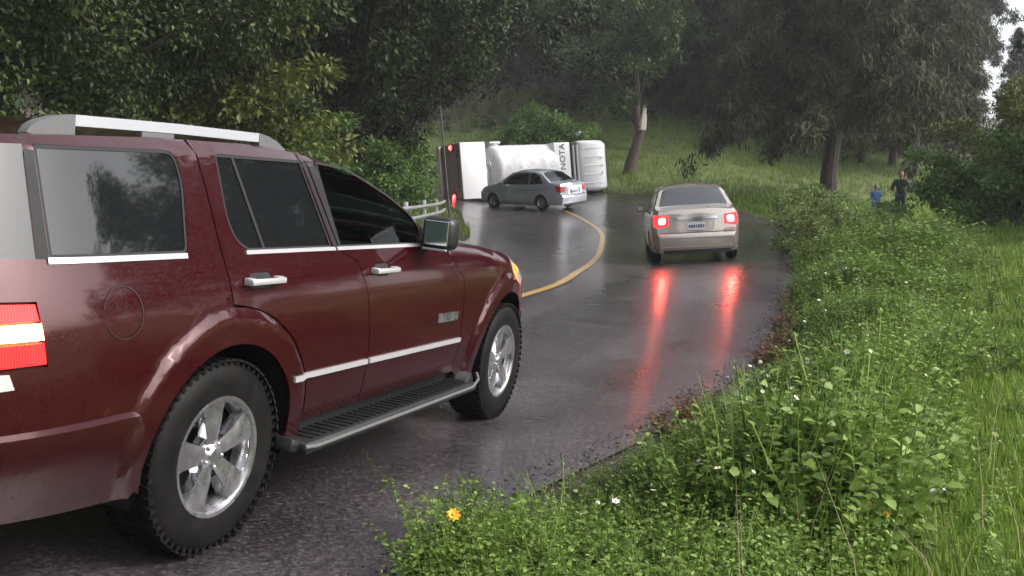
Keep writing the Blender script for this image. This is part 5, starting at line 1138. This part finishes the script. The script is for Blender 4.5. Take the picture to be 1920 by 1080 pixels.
q, o_ = verge_pts(320, 2.8, 16, (.75, 2.8), rg); q = q[inframe(q, 0)]
P0 = np.c_[q, HV(q[:, 0], q[:, 1])]; n = len(q); hh = rg.uniform(.3, .65, n); ln = rg.normal(size=(n, 2)) * .22; V = []; w = .0022
for t in (0, .5, 1): c = P0 + np.c_[ln * (t * t)[..., None] if hasattr(t, 'shape') else ln * t * t, hh * t]; V += [c - [w * (1.1 - t), 0, 0], c + [w * (1.1 - t), 0, 0]]
V = np.stack(V, 1).reshape(-1, 3); b_ = (np.arange(n) * 6)[:, None]
tag(bigmesh('dead_stalks', V, np.vstack([b_ + np.array([0, 1, 3, 2]), b_ + np.array([2, 3, 5, 4])]), mat('straw', (.30, .24, .14), .7)), 'thin dead straw stalks standing among the verge weeds', 'stalks', kind='stuff')
# crumbled tarmac and gravel along the edge
def stones(n, rg):
    q, o_ = verge_pts(n, 2.0, 24, (-.22, .04), rg); k = inframe(q, 0); q = q[k]; n = len(q); z = HV(q[:, 0], q[:, 1]) + .022; sz = rg.uniform(.003, .012, n)[:, None] * (1 + q[:, 1:2] * .03)
    c = np.c_[q, z]; base = np.array([[1, 0, 0], [-.3, .9, 0], [-.8, -.5, .1], [.2, .1, .8]]); V = []; 
    for b_ in base: V.append(c + (b_ + rg.normal(size=(n, 3)) * .22) * sz)
    V = np.stack(V, 1).reshape(-1, 3); i = (np.arange(n) * 4)[:, None]
    return V, np.vstack([i + np.array([0, 1, 3]), i + np.array([1, 2, 3]), i + np.array([2, 0, 3]), i + np.array([0, 2, 1])])
V, Q_ = stones(2600, rg); tag(bigmesh('edge_gravel', V, Q_, leafmat('gravel', (.02, .018, .02), (.05, .045, .05), (.10, .095, .10), 0, .3)), 'loose dark gravel and crumbled tarmac along the road edge', 'gravel', kind='stuff')

# --- flowers
def white_flower():
    r_ = empty('white_flower'); mb = MB()
    for k in range(6):
        a = k * math.pi / 3; d = Vector((math.cos(a), math.sin(a), .25)); s_ = Vector((-math.sin(a), math.cos(a), 0)); mb.bm.faces.new([mb.bm.verts.new(p) for p in (d * .003, d * .012 + s_ * .007, d * .021, d * .012 - s_ * .007)])
    mb.build('petals', M['petw'], r_, False); MB().ball(.0055, (0, 0, .003), (1, 1, .7), 8, 6).build('centre', M['pety'], r_)
    MB().tube([(0, 0, 0), (.01, .0, -.08), (0, .01, -.20)], .0016, 4).build('stem', M['stem'], r_); return r_
wf = white_flower()
spots = []
pool = NEARQ[(NEARQ[:, 1] > 3.9)]; ps = NEARS[(NEARQ[:, 1] > 3.9)]
for i in rg.choice(len(pool), 90, replace=False): spots.append((pool[i, 0], pool[i, 1], H(*pool[i]) + .44 * ps[i] + .05, rg.uniform(.5, 1.0)))
fq, _ = verge_pts(40, 11, 19, (.3, 2.2), rg)
for p in fq: spots.append((p[0], p[1], H(*p) + .52, rg.uniform(.6, 1.0)))
for i, (x, y, z, sc) in enumerate(spots):
    if i == 0: o = wf
    else:
        o = wf.copy(); COL.objects.link(o)
        for ch in wf.children: c = ch.copy(); COL.objects.link(c); c.parent = o
    tag(o, 'small white flower scattered among the green verge weeds', 'flower', 'small white flowers in the verge weeds')
    o.location = (x, y, z); o.rotation_euler = (rg.normal() * .5 - .3, rg.normal() * .5, rg.uniform(0, 6)); o.scale = (sc, sc, sc)
def yellow(px, py, Z, sc, label, dz=0):
    r_ = empty('yellow_flower', label, 'flower'); mb = MB()
    for ring, (n, rr_, up_) in enumerate(((9, .030, .15), (8, .023, .55))):
        for k in range(n):
            a = 2 * math.pi * (k + .5 * ring) / n; d = Vector((math.cos(a), math.sin(a), up_)); s_ = Vector((-math.sin(a), math.cos(a), 0)); mb.bm.faces.new([mb.bm.verts.new(p) for p in (d * .003, d * rr_ * .55 + s_ * .0085, d * rr_, d * rr_ * .55 - s_ * .0085)])
    mb.build('petals', M['pety'], r_, False); MB().ball(.008, (0, 0, .006), (1, 1, .6), 10, 6).build('centre', M['petc'], r_)
    MB().tube([(0, 0, 0), (.01, .01, -.12), (0, .03, -.34)], .0025, 5).build('stem', M['stem'], r_)
    p = PX(px, py, Z); r_.location = p; r_.rotation_euler = (.75, .1, 0); r_.scale = (sc,) * 3; return r_
yellow(850, 966, 3.75, 1.0, 'large yellow orange flower at the road edge, nearest in the weeds')
yellow(1662, 965, 4.2, .6, 'tiny orange yellow flower in the lower right grass, the rightmost one')
yellow(1630, 945, 4.25, .5, 'tiny orange yellow flower in the lower right grass, left of its twin')
# litter
def litter(px, py, Z, sx, sy, label, seed):
    g_ = np.random.RandomState(seed); n = 9; V = []; 
    for i in range(n):
        for j in range(n): V.append(((i / (n - 1) - .5) * sx + g_.normal() * sx * .05, (j / (n - 1) - .5) * sy + g_.normal() * sy * .05, abs(g_.normal()) * .022))
    o = mesh('litter', V, [(i * n + j, (i + 1) * n + j, (i + 1) * n + j + 1, i * n + j + 1) for i in range(n - 1) for j in range(n - 1)], M['cloth'], None, False)
    o.location = PX(px, py, Z); o.rotation_euler = (.3, .1, seed); so = o.modifiers.new('t', 'SOLIDIFY'); so.thickness = .002; return tag(o, label, 'litter')
litter(1745, 927, 4.75, .13, .05, 'crumpled pale plastic scrap lying in the meadow grass', 3)
litter(1388, 1000, 4.05, .06, .09, 'small crumpled pinkish rag caught among the verge weeds', 5)

# --- rain mist in the air
hz_ = bpy.data.materials.new('rain_mist'); hz_.use_nodes = True; t = hz_.node_tree; t.nodes.clear(); ho = t.nodes.new('ShaderNodeOutputMaterial'); pv = t.nodes.new('ShaderNodeVolumePrincipled')
pv.inputs['Density'].default_value = .0010; pv.inputs['Color'].default_value = (.82, .84, .88, 1); pv.inputs['Anisotropy'].default_value = .2; t.links.new(pv.outputs[0], ho.inputs['Volume'])
hb = MB().box((230, 210, 70), (5, 60, 29)).build('haze', hz_, None, False); tag(hb, kind='stuff')
